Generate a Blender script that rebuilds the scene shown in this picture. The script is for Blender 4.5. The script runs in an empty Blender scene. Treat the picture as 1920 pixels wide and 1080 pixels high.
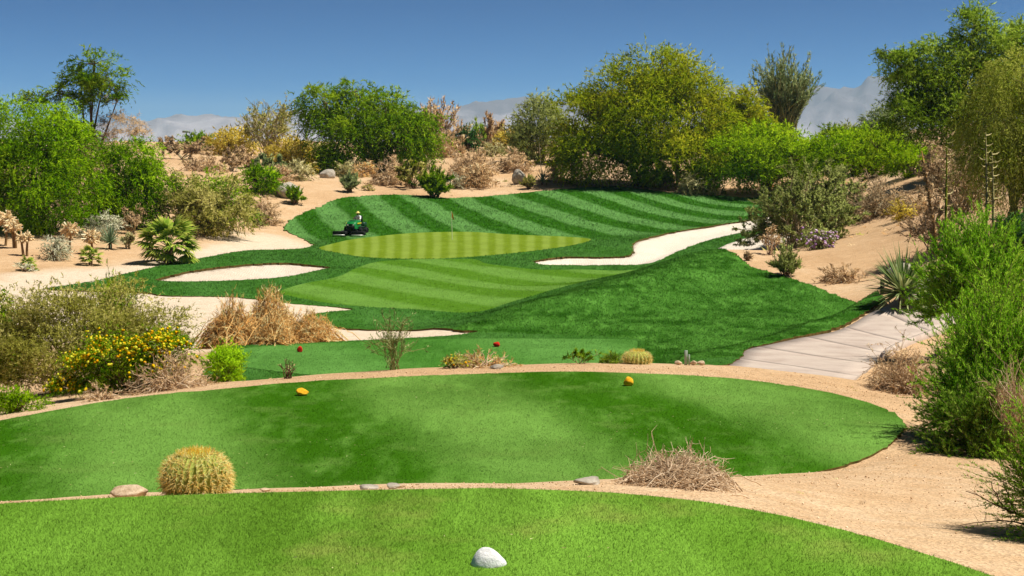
import bpy, math
import numpy as np
from mathutils import Vector
from mathutils.geometry import delaunay_2d_cdt

# ------------------------------------------------------------------ camera, sky, sun, exposure
SC = bpy.context.scene
COL = SC.collection
F_PX, CAM_Z, HORIZON = 2637.0, 10.0, 285.0          # focal length in photo pixels, eye height, horizon row
PITCH = math.atan((540 - HORIZON) / F_PX)
cam_data = bpy.data.cameras.new('camera')
cam = bpy.data.objects.new('camera', cam_data)
COL.objects.link(cam)
cam.location = (0, 0, CAM_Z)
cam.rotation_euler = (math.pi / 2 - PITCH, 0, 0)
cam_data.sensor_width = 36
cam_data.lens = 36 * F_PX / 1920
cam_data.clip_start, cam_data.clip_end = 0.1, 60000
SC.camera = cam

SUN_EL, SUN_AZ = math.radians(63), math.radians(100)   # azimuth measured clockwise from the view direction
sun_vec = Vector((math.sin(SUN_AZ) * math.cos(SUN_EL), math.cos(SUN_AZ) * math.cos(SUN_EL), math.sin(SUN_EL)))
world = bpy.data.worlds.new('World')
SC.world = world
world.use_nodes = True
wn, wl = world.node_tree.nodes, world.node_tree.links
bg = wn['Background']
sky = wn.new('ShaderNodeTexSky')
sky.sky_type = 'NISHITA'
sky.sun_disc = False
sky.sun_elevation, sky.sun_rotation = SUN_EL, SUN_AZ
sky.altitude, sky.air_density, sky.dust_density, sky.ozone_density = 8000, 1.0, 0.0, 1.0
SKY_GAMMA = wn.new('ShaderNodeGamma')
SKY_GAMMA.inputs[1].default_value = 1.5
wl.new(sky.outputs[0], SKY_GAMMA.inputs[0])
SKY_HSV = wn.new('ShaderNodeHueSaturation')
SKY_HSV.inputs['Saturation'].default_value = 1.4
SKY_HSV.inputs['Value'].default_value = 0.40
wl.new(SKY_GAMMA.outputs[0], SKY_HSV.inputs['Color'])
wl.new(SKY_HSV.outputs[0], bg.inputs[0])
bg.inputs[1].default_value = 0.05
sl = bpy.data.lights.new('sun', 'SUN')
sl.energy, sl.angle, sl.color = 4.2, math.radians(0.53), (1.0, 0.95, 0.87)
sun = bpy.data.objects.new('sun', sl)
COL.objects.link(sun)
sun.location = (40, 0, 90)
sun.rotation_euler = (-sun_vec).to_track_quat('-Z', 'Y').to_euler()

SC.view_settings.view_transform = 'Standard'
SC.view_settings.look = 'None'
SC.view_settings.exposure = 0.6
SC.view_settings.gamma = 1.0
SC.view_settings.use_curve_mapping = False
SC.render.engine = 'CYCLES'
SC.cycles.use_denoising = True
SC.cycles.max_bounces = 6
SC.cycles.diffuse_bounces = 3
SC.cycles.transmission_bounces = 4
SC.cycles.volume_bounces = 1
SC.cycles.sample_clamp_indirect = 4

# ------------------------------------------------------------------ helpers
TAU = 2 * math.pi


def rng(s):
    return np.random.default_rng(s)


def unit(v):
    return v / (np.linalg.norm(v, axis=-1, keepdims=True) + 1e-9)


def sstep(a, b, x):
    t = np.clip((x - a) / (b - a), 0, 1)
    return t * t * (3 - 2 * t)


def make_mesh(name, V, faces, mats=(), fmat=None, attrs=None, smooth=False):
    """V (n,3); faces (m,3|4) array or list of such arrays; attrs {name: (n,) or (n,3)}"""
    me = bpy.data.meshes.new(name)
    fl = faces if isinstance(faces, list) else [faces]
    fl = [np.asarray(f, dtype=np.int32) for f in fl if len(f)]
    V = np.asarray(V, dtype=np.float32)
    me.vertices.add(len(V))
    me.vertices.foreach_set('co', V.ravel())
    nl = sum(f.size for f in fl)
    nf = sum(len(f) for f in fl)
    me.loops.add(nl)
    me.polygons.add(nf)
    if nl:
        me.loops.foreach_set('vertex_index', np.concatenate([f.ravel() for f in fl]))
        tot = np.concatenate([np.full(len(f), f.shape[1], np.int32) for f in fl])
        me.polygons.foreach_set('loop_start', np.concatenate([[0], np.cumsum(tot)[:-1]]).astype(np.int32))
    for m in mats:
        me.materials.append(m)
    if fmat is not None:
        me.polygons.foreach_set('material_index', np.asarray(fmat, np.int32))
    if smooth is not False:
        s = np.ones(nf, bool) if smooth is True else np.asarray(smooth, bool)
        me.polygons.foreach_set('use_smooth', s)
    for k, a in (attrs or {}).items():
        a = np.asarray(a, np.float32)
        if a.ndim == 2:
            me.attributes.new(k, 'FLOAT_VECTOR', 'POINT').data.foreach_set('vector', a.ravel())
        else:
            me.attributes.new(k, 'FLOAT', 'POINT').data.foreach_set('value', a)
    me.update(calc_edges=True)
    return me


def link(name, data, parent=None, loc=(0, 0, 0), label=None, cat=None, group=None, kind=None):
    o = bpy.data.objects.new(name, data)
    COL.objects.link(o)
    o.location = loc
    if parent is not None:
        o.parent = parent
    if label:
        o['label'] = label
    if cat:
        o['category'] = cat
    if group:
        o['group'] = group
    if kind:
        o['kind'] = kind
    return o


class Geo:
    """collects pieces of one mesh"""
    def __init__(self):
        self.V, self.T, self.M, self.A, self.N, self.n = [], [], [], [], [], 0

    def add(self, V, F, m=0, tint=None, fn=None):
        V = np.asarray(V, float).reshape(-1, 3)
        F = np.asarray(F, np.int64)
        if F.ndim == 2 and F.shape[1] == 4:
            F = np.concatenate([F[:, [0, 1, 2]], F[:, [0, 2, 3]]])
        self.V.append(V)
        self.T.append(F + self.n)
        self.M.append(np.full(len(F), m))
        self.A.append(np.full(len(V), 0.5) if tint is None else np.broadcast_to(np.asarray(tint, float), (len(V),)))
        self.N.append(np.tile([0, 0, 1.0], (len(V), 1)) if fn is None else np.broadcast_to(fn, (len(V), 3)))
        self.n += len(V)
        return self

    def mesh(self, name, mats, smooth=False):
        if not self.V:
            return bpy.data.meshes.new(name)
        return make_mesh(name, np.concatenate(self.V), np.concatenate(self.T), mats, np.concatenate(self.M),
                         {'tint': np.concatenate(self.A), 'fn': np.concatenate(self.N)}, smooth)


def tubes(P, R, sides=3):
    """P (n,k,3) polylines, R (n,k) radii -> verts, tris"""
    P = np.asarray(P, float)
    n, k, _ = P.shape
    R = np.broadcast_to(np.asarray(R, float), (n, k))
    T = unit(np.gradient(P, axis=1))
    up = np.where(np.abs(T[..., 2:3]) > 0.9, np.array([1.0, 0, 0]), np.array([0, 0, 1.0]))
    S = unit(np.cross(T, up))
    U = np.cross(S, T)
    ang = np.arange(sides) * TAU / sides
    V = P[:, :, None, :] + R[:, :, None, None] * (np.cos(ang)[:, None] * S[:, :, None, :] + np.sin(ang)[:, None] * U[:, :, None, :])
    idx = np.arange(n * k * sides).reshape(n, k, sides)
    a, b = idx[:, :-1, :], idx[:, 1:, :]
    a2, b2 = np.roll(a, -1, 2), np.roll(b, -1, 2)
    F = np.concatenate([np.stack([a, a2, b2], -1).reshape(-1, 3), np.stack([a, b2, b], -1).reshape(-1, 3)])
    return V.reshape(-1, 3), F


def leaf_tris(p, d, L, W, r):
    """one slim triangle per leaf"""
    n = len(p)
    side = unit(np.cross(d, r.normal(size=(n, 3))))
    L, W = np.broadcast_to(L, (n,))[:, None], np.broadcast_to(W, (n,))[:, None]
    V = np.stack([p - side * W / 2, p + side * W / 2, p + d * L], 1).reshape(-1, 3)
    return V, np.arange(3 * n).reshape(n, 3)


def leaf_kites(p, d, L, W, r):
    n = len(p)
    side = unit(np.cross(d, r.normal(size=(n, 3))))
    nrm = np.cross(side, d)
    L, W = np.broadcast_to(L, (n,))[:, None], np.broadcast_to(W, (n,))[:, None]
    V = np.stack([p, p + d * L * .45 + side * W / 2 + nrm * W * .15, p + d * L, p + d * L * .45 - side * W / 2 + nrm * W * .15], 1).reshape(-1, 3)
    b = np.arange(n)[:, None] * 4
    return V, np.concatenate([b + [0, 1, 2], b + [0, 2, 3]])


def bezier(p0, p1, p2, k):
    t = np.linspace(0, 1, k)[:, None]
    return p0 * (1 - t) ** 2 + 2 * p1 * t * (1 - t) + p2 * t * t


# ------------------------------------------------------------------ node helper
class NT:
    def __init__(self, name, disp=False):
        self.m = bpy.data.materials.new(name)
        self.m.use_nodes = True
        self.t = self.m.node_tree
        self.t.nodes.clear()
        self.out = self.t.nodes.new('ShaderNodeOutputMaterial')

    def n(self, typ, **kw):
        nd = self.t.nodes.new('ShaderNode' + typ)
        for k, v in kw.items():
            setattr(nd, k, v)
        return nd

    def set(self, sock, v):
        if isinstance(v, bpy.types.NodeSocket):
            self.t.links.new(v, sock)
        else:
            if isinstance(v, (tuple, list)) and len(v) == 3 and sock.type == 'RGBA':
                v = (*v, 1)
            sock.default_value = v

    def math(self, op, a, b=0.0, c=None, clamp=False):
        nd = self.n('Math', operation=op, use_clamp=clamp)
        self.set(nd.inputs[0], a)
        self.set(nd.inputs[1], b)
        if c is not None:
            self.set(nd.inputs[2], c)
        return nd.outputs[0]

    def vmath(self, op, a, b=(0, 0, 0)):
        nd = self.n('VectorMath', operation=op)
        self.set(nd.inputs[0], a)
        self.set(nd.inputs[1], b)
        return nd.outputs['Value' if op in ('DOT_PRODUCT', 'LENGTH') else 'Vector']

    def mix(self, f, a, b, blend='MIX'):
        nd = self.n('Mix', data_type='RGBA', blend_type=blend)
        nd.clamp_result = False
        self.set(nd.inputs[0], f)
        self.set(nd.inputs[6], a)
        self.set(nd.inputs[7], b)
        return nd.outputs[2]

    def noise(self, scale, detail=3, rough=.55, vec=None, dist=0.0):
        nd = self.n('TexNoise')
        nd.inputs['Scale'].default_value = scale
        nd.inputs['Detail'].default_value = detail
        nd.inputs['Roughness'].default_value = rough
        nd.inputs['Distortion'].default_value = dist
        if vec is not None:
            self.set(nd.inputs['Vector'], vec)
        return nd.outputs[0]

    def ramp(self, f, *stops):
        nd = self.n('ValToRGB')
        cr = nd.color_ramp
        while len(cr.elements) < len(stops):
            cr.elements.new(0.5)
        for e, (p, c) in zip(cr.elements, stops):
            e.position = p
            e.color = (*c, 1) if not np.isscalar(c) else (c, c, c, 1)
        self.set(nd.inputs[0], f)
        return nd.outputs[0]

    def rng01(self, f, a, b, c=0.0, d=1.0):
        nd = self.n('MapRange', interpolation_type='SMOOTHSTEP')
        self.set(nd.inputs[0], f)
        for i, v in enumerate((a, b, c, d)):
            nd.inputs[1 + i].default_value = v
        return nd.outputs[0]

    def pos(self):
        return self.n('NewGeometry').outputs['Position']

    def attr(self, name, out='Fac'):
        return self.n('Attribute', attribute_name=name).outputs[out]

    def bump(self, h, strength, dist, normal=None):
        nd = self.n('Bump')
        nd.inputs['Strength'].default_value = strength
        nd.inputs['Distance'].default_value = dist
        self.set(nd.inputs['Height'], h)
        if normal is not None:
            self.set(nd.inputs['Normal'], normal)
        return nd.outputs[0]

    def pbr(self, col, rough=.8, spec=.25, normal=None, metal=0.0, coat=0.0):
        p = self.n('BsdfPrincipled')
        self.set(p.inputs['Base Color'], col)
        self.set(p.inputs['Roughness'], rough)
        self.set(p.inputs['Specular IOR Level'], spec)
        self.set(p.inputs['Metallic'], metal)
        self.set(p.inputs['Coat Weight'], coat)
        if normal is not None:
            self.set(p.inputs['Normal'], normal)
        self.t.links.new(p.outputs[0], self.out.inputs[0])
        return self.m

    def leaf(self, col, trans=.35, mixn=.6, tcol=None, normal=None):
        """diffuse + translucent, shaded with a blend of the leaf's own normal and its clump's"""
        if normal is None:
            g = self.n('NewGeometry').outputs['Normal']
            a = self.vmath('SCALE', self.attr('fn', 'Vector'))
            a.node.inputs['Scale'].default_value = mixn
            b = self.vmath('SCALE', g)
            b.node.inputs['Scale'].default_value = 1 - mixn
            normal = self.vmath('NORMALIZE', self.vmath('ADD', a, b))
        d, t, mx = self.n('BsdfDiffuse'), self.n('BsdfTranslucent'), self.n('MixShader')
        self.set(d.inputs[0], col)
        self.set(d.inputs['Normal'], normal)
        self.set(t.inputs[0], tcol if tcol is not None else col)
        mx.inputs[0].default_value = trans
        self.t.links.new(d.outputs[0], mx.inputs[1])
        self.t.links.new(t.outputs[0], mx.inputs[2])
        self.t.links.new(mx.outputs[0], self.out.inputs[0])
        return self.m


def srgb(r, g, b):
    return tuple((c / 255 / 12.92) if c / 255 <= .04045 else ((c / 255 + .055) / 1.055) ** 2.4 for c in (r, g, b))


# ------------------------------------------------------------------ terrain
def ray(px, py):
    """horizontal and vertical slope of the sight line through a photo point, per metre of depth"""
    u, v = (np.asarray(px, float) - 960) / F_PX, (540 - np.asarray(py, float)) / F_PX
    c, s = math.cos(PITCH), math.sin(PITCH)
    fy, fz = c + v * s, -s + v * c
    return u / fy, fz / fy


def at(px, py, d):
    a, b = ray(px, py)
    return np.array([a * d, d, CAM_Z + b * d])


Z1, Z2, Z3 = CAM_Z - 2.33, CAM_Z - 3.62, CAM_Z - 6.3       # the three tee levels


def on_plane(pts, z):
    out = []
    for px, py in pts:
        a, b = ray(px, py)
        d = (z - CAM_Z) / b
        out.append((a * d, d))
    return np.array(out)


def smooth_poly(P, k=6):
    P = np.asarray(P, float)
    n = len(P)
    out = []
    for i in range(n):
        p0, p1, p2, p3 = P[i - 1], P[i], P[(i + 1) % n], P[(i + 2) % n]
        for t in np.arange(k) / k:
            out.append(.5 * (2 * p1 + (p2 - p0) * t + (2 * p0 - 5 * p1 + 4 * p2 - p3) * t * t + (3 * p1 - p0 - 3 * p2 + p3) * t ** 3))
    return np.array(out)


def sdist(P, X, margin=9.0):
    """signed distance of points X (n,2) to closed polygon P, negative inside; far away it is just large"""
    X = np.asarray(X, float)
    full = np.full(len(X), margin)
    lo, hi = P.min(0) - margin, P.max(0) + margin
    idx = np.nonzero((X[:, 0] > lo[0]) & (X[:, 0] < hi[0]) & (X[:, 1] > lo[1]) & (X[:, 1] < hi[1]))[0]
    A, B = P, np.roll(P, -1, 0)
    Ex, Ey = (B - A).T
    L2 = Ex ** 2 + Ey ** 2 + 1e-12
    sl = Ex / np.where(np.abs(Ey) < 1e-12, 1e-12, Ey)
    for s in range(0, len(idx), 2500):
        j = idx[s:s + 2500]
        x, y = X[j, 0:1], X[j, 1:2]
        wx, wy = x - A[:, 0], y - A[:, 1]
        t = np.clip((wx * Ex + wy * Ey) / L2, 0, 1)
        dd = np.sqrt(((wx - t * Ex) ** 2 + (wy - t * Ey) ** 2).min(1))
        cond = (A[:, 1] <= y) != (B[:, 1] <= y)
        ins = ((cond & (wx < wy * sl)).sum(1) % 2) == 1
        full[j] = np.where(ins, -dd, dd)
    return full


TEE1_PX = [(-420, 985), (-150, 955), (0, 945), (150, 938), (300, 931), (450, 926), (600, 922), (850, 918), (1000, 920), (1200, 931), (1400, 957),
           (1550, 989), (1700, 1030), (1860, 1080), (2020, 1150), (2080, 1300), (1900, 1700), (960, 1900), (0, 1700), (-420, 1300)]
TEE2_PX = [(-330, 962), (0, 946), (250, 928), (450, 916), (700, 911), (1000, 908), (1180, 905), (1400, 891), (1510, 886), (1590, 868), (1650, 842), (1688, 810),
           (1693, 795), (1660, 767), (1560, 737), (1400, 712), (1230, 701), (1050, 698), (850, 703), (600, 714), (400, 731), (200, 753), (0, 789), (-200, 835), (-400, 895)]
TEE3_PX = [(432, 668), (470, 655), (560, 649), (740, 641), (900, 638), (1100, 638.5), (1180, 640), (1196, 648), (1180, 672), (1150, 690), (1000, 700), (800, 708), (600, 716), (440, 718), (425, 700)]
TEE1 = smooth_poly(on_plane(TEE1_PX, Z1))
TEE2 = smooth_poly(on_plane(TEE2_PX, Z2))
TEE3 = smooth_poly(on_plane(TEE3_PX, Z3))

CTRL = """1270 908 10.6;1400 900 11.6;1600 960 10.6;1600 900 13.2;1750 900 13.8;1850 1000 9.8;1920 870 15.5;1750 850 16.5;1830 830 18;-100 946 10.4;-300 950 12
700 911.5 12.5;0 945 13;1000 909 13;400 925 12.5;370 927 10.2;850 913 11
1740 790 19.5;1700 742 22.3;1600 716 24;1400 687 25;1100 682 24.4;800 692 23.7;500 716 22.6;300 737 22.2;100 768 21;-100 812 19.6
1100 705 30;800 712 31;500 722 32;1400 690 31;700 715 36;1100 702 36;1250 694 34
1000 630 50;900 627 53;640 632 51;640 618 56;760 606 57.5;760 590 59.5;900 597 58
700 570 64;900 583 61;800 540 72;700 510 81;1000 540 72;1150 520 77;900 500 86
850 487 91;850 450 107;850 437 114.5;1090 450 107;620 465 99
700 420 120;700 395 127;700 369 136;900 410 123;900 372 138;1150 400 124;1150 353 142;1350 367 140;1350 395 126;1450 373 138;560 405 126;540 435 115;585 462 103
1010 492 87;1190 480 91;1190 455 100;1300 430 109;1420 408 115;1215 497 84;1320 460 90;1410 437 96
1300 490 72;1340 488 70;1440 510 63;1540 545 57;1650 590 50.5;1100 560 60;1200 525 66;1000 590 56;1300 580 54;1300 640 45;1450 600 49;1400 675 38.5;1550 620 46
1500 670 36;1600 640 40;1700 615 46;1760 605 48;1550 700 31;1700 660 35;1740 630 39;1690 738 23.5
1600 540 57;1600 500 63;1600 460 70;1680 415 79;1740 480 62;1700 560 50;1500 470 75;1450 480 76;1800 420 65;1920 430 50;1920 560 35
1550 360 120;1700 320 110;1700 280 140;1640 258 160;1850 330 90;2100 330 80;2100 500 45
1250 345 150;1400 340 150;1000 345 146;970 335 152;850 340 150;900 300 170;860 285 190;900 264 220;750 350 145;650 330 158;600 320 165;560 335 150;500 340 140;480 370 130
420 435 106;520 440 112;480 466 100;350 320 150;400 300 170;350 277 200;500 290 190;700 272 215;1100 272 215;1300 272 215;1500 268 210
50 525 75;200 500 82;320 493 84;200 470 90;50 480 84;100 450 93;20 450 92;250 420 105;150 410 106;0 420 102;300 380 118;100 330 130;0 540 68;-150 540 65;90 545 66;300 555 66
350 600 57;400 640 50;200 700 38;100 740 27;300 717 29;420 719 29.5;0 762 24;-150 780 23;430 690 36;-200 420 100;-200 330 140;230 690 33;480 600 56;560 585 60"""
cp = [at(*map(float, s.split())) for s in CTRL.replace('\n', ';').split(';')]
for poly, z, n in ((TEE1, Z1, 9), (TEE2, Z2, 9), (TEE3, Z3, 9)):
    c = poly.mean(0)
    for i in np.linspace(0, len(poly), n, endpoint=False).astype(int):
        for f in (.15, .85):
            q = c + (poly[i] - c) * f
            cp.append(np.array([q[0], max(q[1], 4.5), z]))
for x, y, z in ((-3, 4, Z1), (3, 4, Z1), (0, 5, Z1), (-8, 5, Z1 - .1), (8, 6, Z1 - .3), (-14, 16, Z2 - .6), (14, 16, Z2 + .1), (-70, 90, CAM_Z - 5), (75, 90, CAM_Z),
                (-120, 200, CAM_Z + 1.5), (120, 200, CAM_Z + 2.5), (-40, 260, CAM_Z + 2), (40, 260, CAM_Z + 2), (0, 300, CAM_Z), (-140, 320, CAM_Z), (140, 320, CAM_Z), (-30, 40, CAM_Z - 5.5), (40, 40, CAM_Z - 3)):
    cp.append(np.array([x, y, z], float))
cp = np.array(cp)


def warp(x, y):
    ye = np.maximum(y, 4.0)
    return np.stack([np.clip(x / ye, -1.6, 1.6) * 2.2, np.log(ye) * 1.6], -1)


def tps_u(r2):
    return .5 * r2 * np.log(r2 + 1e-9)


CW = warp(cp[:, 0], cp[:, 1])
_n = len(cp)
_K = tps_u(((CW[:, None] - CW[None]) ** 2).sum(2)) + np.eye(_n) * 2e-3
_P = np.concatenate([np.ones((_n, 1)), CW], 1)
_sol = np.linalg.solve(np.block([[_K, _P], [_P.T, np.zeros((3, 3))]]), np.concatenate([cp[:, 2], np.zeros(3)]))


def base_z(x, y):
    x, y = np.asarray(x, float).ravel(), np.asarray(y, float).ravel()
    out = np.empty(len(x))
    for s in range(0, len(x), 20000):
        w = warp(x[s:s + 20000], np.minimum(y[s:s + 20000], 330))
        r2 = ((w[:, None] - CW[None]) ** 2).sum(2)
        out[s:s + 20000] = tps_u(r2) @ _sol[:_n] + _sol[_n] + w @ _sol[_n + 1:]
    out = np.clip(out, 1.5, 15)
    f = sstep(230, 330, y)
    return out * (1 - f) + (CAM_Z - 3.0) * f


RIDGE = np.array([at(*q)[:2] for q in ((930, 632, 51.5), (980, 612, 54), (1100, 578, 57.5), (1200, 545, 61.5), (1300, 508, 67), (1345, 492, 70))])
PATH = None          # centre line, half width and level of the cart path, once it is laid out


def terrain(x, y):
    x, y = np.asarray(x, float).ravel(), np.asarray(y, float).ravel()
    z = base_z(x, y)
    X = np.stack([x, y], 1)
    near = np.nonzero((y > 44) & (y < 80) & (x > -10) & (x < 22))[0]
    if len(near):
        q = X[near]
        dd = np.full(len(q), 99.0)
        for A, B in zip(RIDGE[:-1], RIDGE[1:]):
            t = np.clip(((q - A) @ (B - A)) / ((B - A) @ (B - A)), 0, 1)
            dd = np.minimum(dd, np.linalg.norm(q - A - t[:, None] * (B - A), axis=1))
        z[near] += .5 * np.exp(-(dd / 3.4) ** 2)
    if PATH is not None:
        C, hw, zc = PATH
        near = np.nonzero((y > C[:, 1].min() - 5) & (y < C[:, 1].max() + 5) & (x > C[:, 0].min() - 5) & (x < C[:, 0].max() + 5))[0]
        for s in range(0, len(near), 5000):
            j = near[s:s + 5000]
            d2 = ((X[j][:, None] - C[None]) ** 2).sum(2)
            i = d2.argmin(1)
            w = 1 - sstep(0, 1.3, np.sqrt(d2[np.arange(len(j)), i]) - hw[i])
            z[j] = z[j] * (1 - w) + zc[i] * w
    for poly, zt, fall in ((TEE1, Z1 - .03, .5), (TEE2, Z2 - .03, .7), (TEE3, Z3, 2.0)):
        near = (y > poly[:, 1].min() - 4) & (y < poly[:, 1].max() + 4)
        if near.any():
            w = 1 - sstep(0, fall, sdist(poly, X[near]))
            z[near] = z[near] * (1 - w) + zt * w
    return z


_ys = np.geomspace(4.5, 330, 1500)


def hit(px, py, d=None):
    """the ground point seen at a photo point (or at a given depth along that column)"""
    a, b = ray(px, py)
    if d is None:
        zt = terrain(a * _ys, _ys)
        zr = CAM_Z + b * _ys
        below = np.nonzero(zr < zt)[0]
        if len(below):
            i = max(below[0], 1)
            g0, g1 = zr[i - 1] - zt[i - 1], zr[i] - zt[i]
            d = _ys[i - 1] + (_ys[i] - _ys[i - 1]) * g0 / (g0 - g1 + 1e-9)
        else:
            i = int(np.argmin(zr - zt))
            d = _ys[i]
    return np.array([a * d, d, terrain([a * d], [d])[0]])


def hits(pts):
    return np.array([hit(*p)[:2] for p in pts])


ROUGH_PX = [(405, 724, 31), (700, 718, 30), (900, 712, 30), (1100, 704, 30.5), (1300, 702, 31), (1372, 704, 32), (1402, 687, 36.8), (1440, 669.5), (1500, 648), (1560, 632), (1620, 615), (1652, 603), (1653, 592),
            (1600, 567), (1540, 545), (1480, 522), (1440, 510), (1400, 496), (1350, 485, 71), (1300, 487, 76), (1345, 469, 86), (1400, 453, 90), (1450, 438, 93), (1500, 420, 100), (1520, 395, 118),
            (1490, 380, 132), (1455, 372, 138), (1400, 368, 139), (1340, 367, 140), (1260, 363, 141), (1180, 355, 143), (1140, 352, 143), (1080, 355, 142), (1000, 362, 140), (940, 366, 139),
            (890, 372, 138), (840, 373, 137), (790, 367, 138), (740, 366, 138), (690, 370, 136), (640, 378, 134), (600, 388), (560, 403), (540, 418), (533, 430), (545, 438), (575, 452), (587, 462),
            (560, 468), (480, 470), (430, 475), (380, 485), (320, 496), (250, 511), (200, 522), (140, 533), (88, 543), (150, 547), (220, 549), (270, 551), (310, 556), (400, 557), (440, 558),
            (500, 565), (560, 571), (620, 576), (662, 582), (620, 588), (575, 596), (590, 611), (640, 618), (760, 621), (850, 622), (897, 625), (850, 632), (760, 637), (640, 643), (540, 648),
            (440, 654, 45.5), (405, 670, 42.5), (395, 705, 35)]
BUNKER_A_PX = [(293, 523), (340, 513), (400, 503), (480, 497), (540, 495), (600, 499), (619, 503), (590, 511), (530, 521), (450, 527), (370, 529), (310, 527)]
BUNKER_B_PX = [(1000, 492), (1020, 486), (1060, 481), (1120, 482), (1172, 481), (1187, 471), (1187, 458), (1230, 443), (1300, 430), (1360, 420), (1430, 408), (1475, 402, 114), (1482, 412, 106),
               (1430, 430), (1380, 440), (1320, 455), (1260, 478), (1215, 497), (1150, 500), (1080, 500), (1020, 498)]
GREEN_PX = [(598, 466), (650, 452), (720, 443), (800, 437), (880, 436), (960, 441), (1060, 445), (1108, 450), (1080, 460), (1000, 472), (900, 482), (800, 487), (700, 485), (640, 477)]
FAIRWAY_PX = [(880, 487.5), (915, 496), (1000, 507), (1100, 508), (1190, 513, 80), (1240, 517, 80), (1190, 528, 77), (1100, 546, 71), (1010, 566, 65.5), (950, 579, 62.3), (900, 586), (800, 584), (700, 578), (600, 567), (525, 551),
              (560, 535), (640, 519), (690, 496), (760, 488.5)]
ROUGH = smooth_poly(hits(ROUGH_PX), 5)
BUNKER_A, BUNKER_B = smooth_poly(hits(BUNKER_A_PX), 6), smooth_poly(hits(BUNKER_B_PX), 5)
GREEN, FAIRWAY = smooth_poly(hits(GREEN_PX), 6), smooth_poly(hits(FAIRWAY_PX), 5)


def roughen(P, amp, seed):
    """small uneven bites along a turf edge"""
    n = len(P)
    Q = np.concatenate([P + (np.roll(P, -1, 0) - P) * t for t in (0, 1 / 3, 2 / 3)]).reshape(3, n, 2).transpose(1, 0, 2).reshape(-1, 2)
    r = rng(seed)
    s = np.array([amp * max(q[1], 6) / 60 for q in Q])[:, None]
    return Q + r.normal(size=Q.shape) * s


ROUGH = roughen(ROUGH, .05, 1)
BUNKER_A, BUNKER_B = roughen(BUNKER_A, .05, 2), roughen(BUNKER_B, .05, 3)


# ------------------------------------------------------------------ course of the cart path
def resample(P, n):
    s = np.concatenate([[0], np.cumsum(np.linalg.norm(np.diff(P, axis=0), axis=1))])
    t = np.linspace(0, s[-1], n)
    return np.stack([np.interp(t, s, P[:, i]) for i in range(P.shape[1])], 1)


def open_curve(P, k=8):
    P = np.asarray(P, float)
    Q = np.concatenate([[2 * P[0] - P[1]], P, [2 * P[-1] - P[-2]]])
    S = smooth_poly(Q, k)
    return S[k:k * len(P) - k + 1]


NS, SUB = 7, 9
eL = hits([(1352, 730, 30), (1380, 706, 33), (1400, 689, 36.5), (1438, 671), (1500, 650.5), (1560, 634.5), (1620, 617.5), (1662, 606), (1720, 599, 51), (1800, 592, 54), (1900, 586, 57)])
eR = np.array([at(*q)[:2] for q in ((1552, 745, 26.0), (1580, 728, 27.5), (1605, 712, 29.2), (1632, 688, 32), (1655, 655, 36), (1680, 640, 38.5), (1715, 628, 41), (1765, 616, 44), (1830, 607, 47), (1900, 602, 49), (1990, 597, 51.5))])
eL, eR = resample(open_curve(eL), NS * SUB + 1), resample(open_curve(eR), NS * SUB + 1)
_c = (eL + eR) / 2
_z = terrain(_c[:, 0], _c[:, 1])
for _ in range(30):
    _z = np.convolve(np.pad(_z, 2, 'edge'), np.ones(5) / 5, 'valid')
_n4 = 4 * len(_c)
PATH = (resample(_c, _n4), np.interp(np.linspace(0, 1, _n4), np.linspace(0, 1, len(_c)), np.linalg.norm(eL - eR, axis=1) / 2), np.interp(np.linspace(0, 1, _n4), np.linspace(0, 1, len(_c)), _z))


# ------------------------------------------------------------------ ground materials
TURF_GAIN = 1.3


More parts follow.
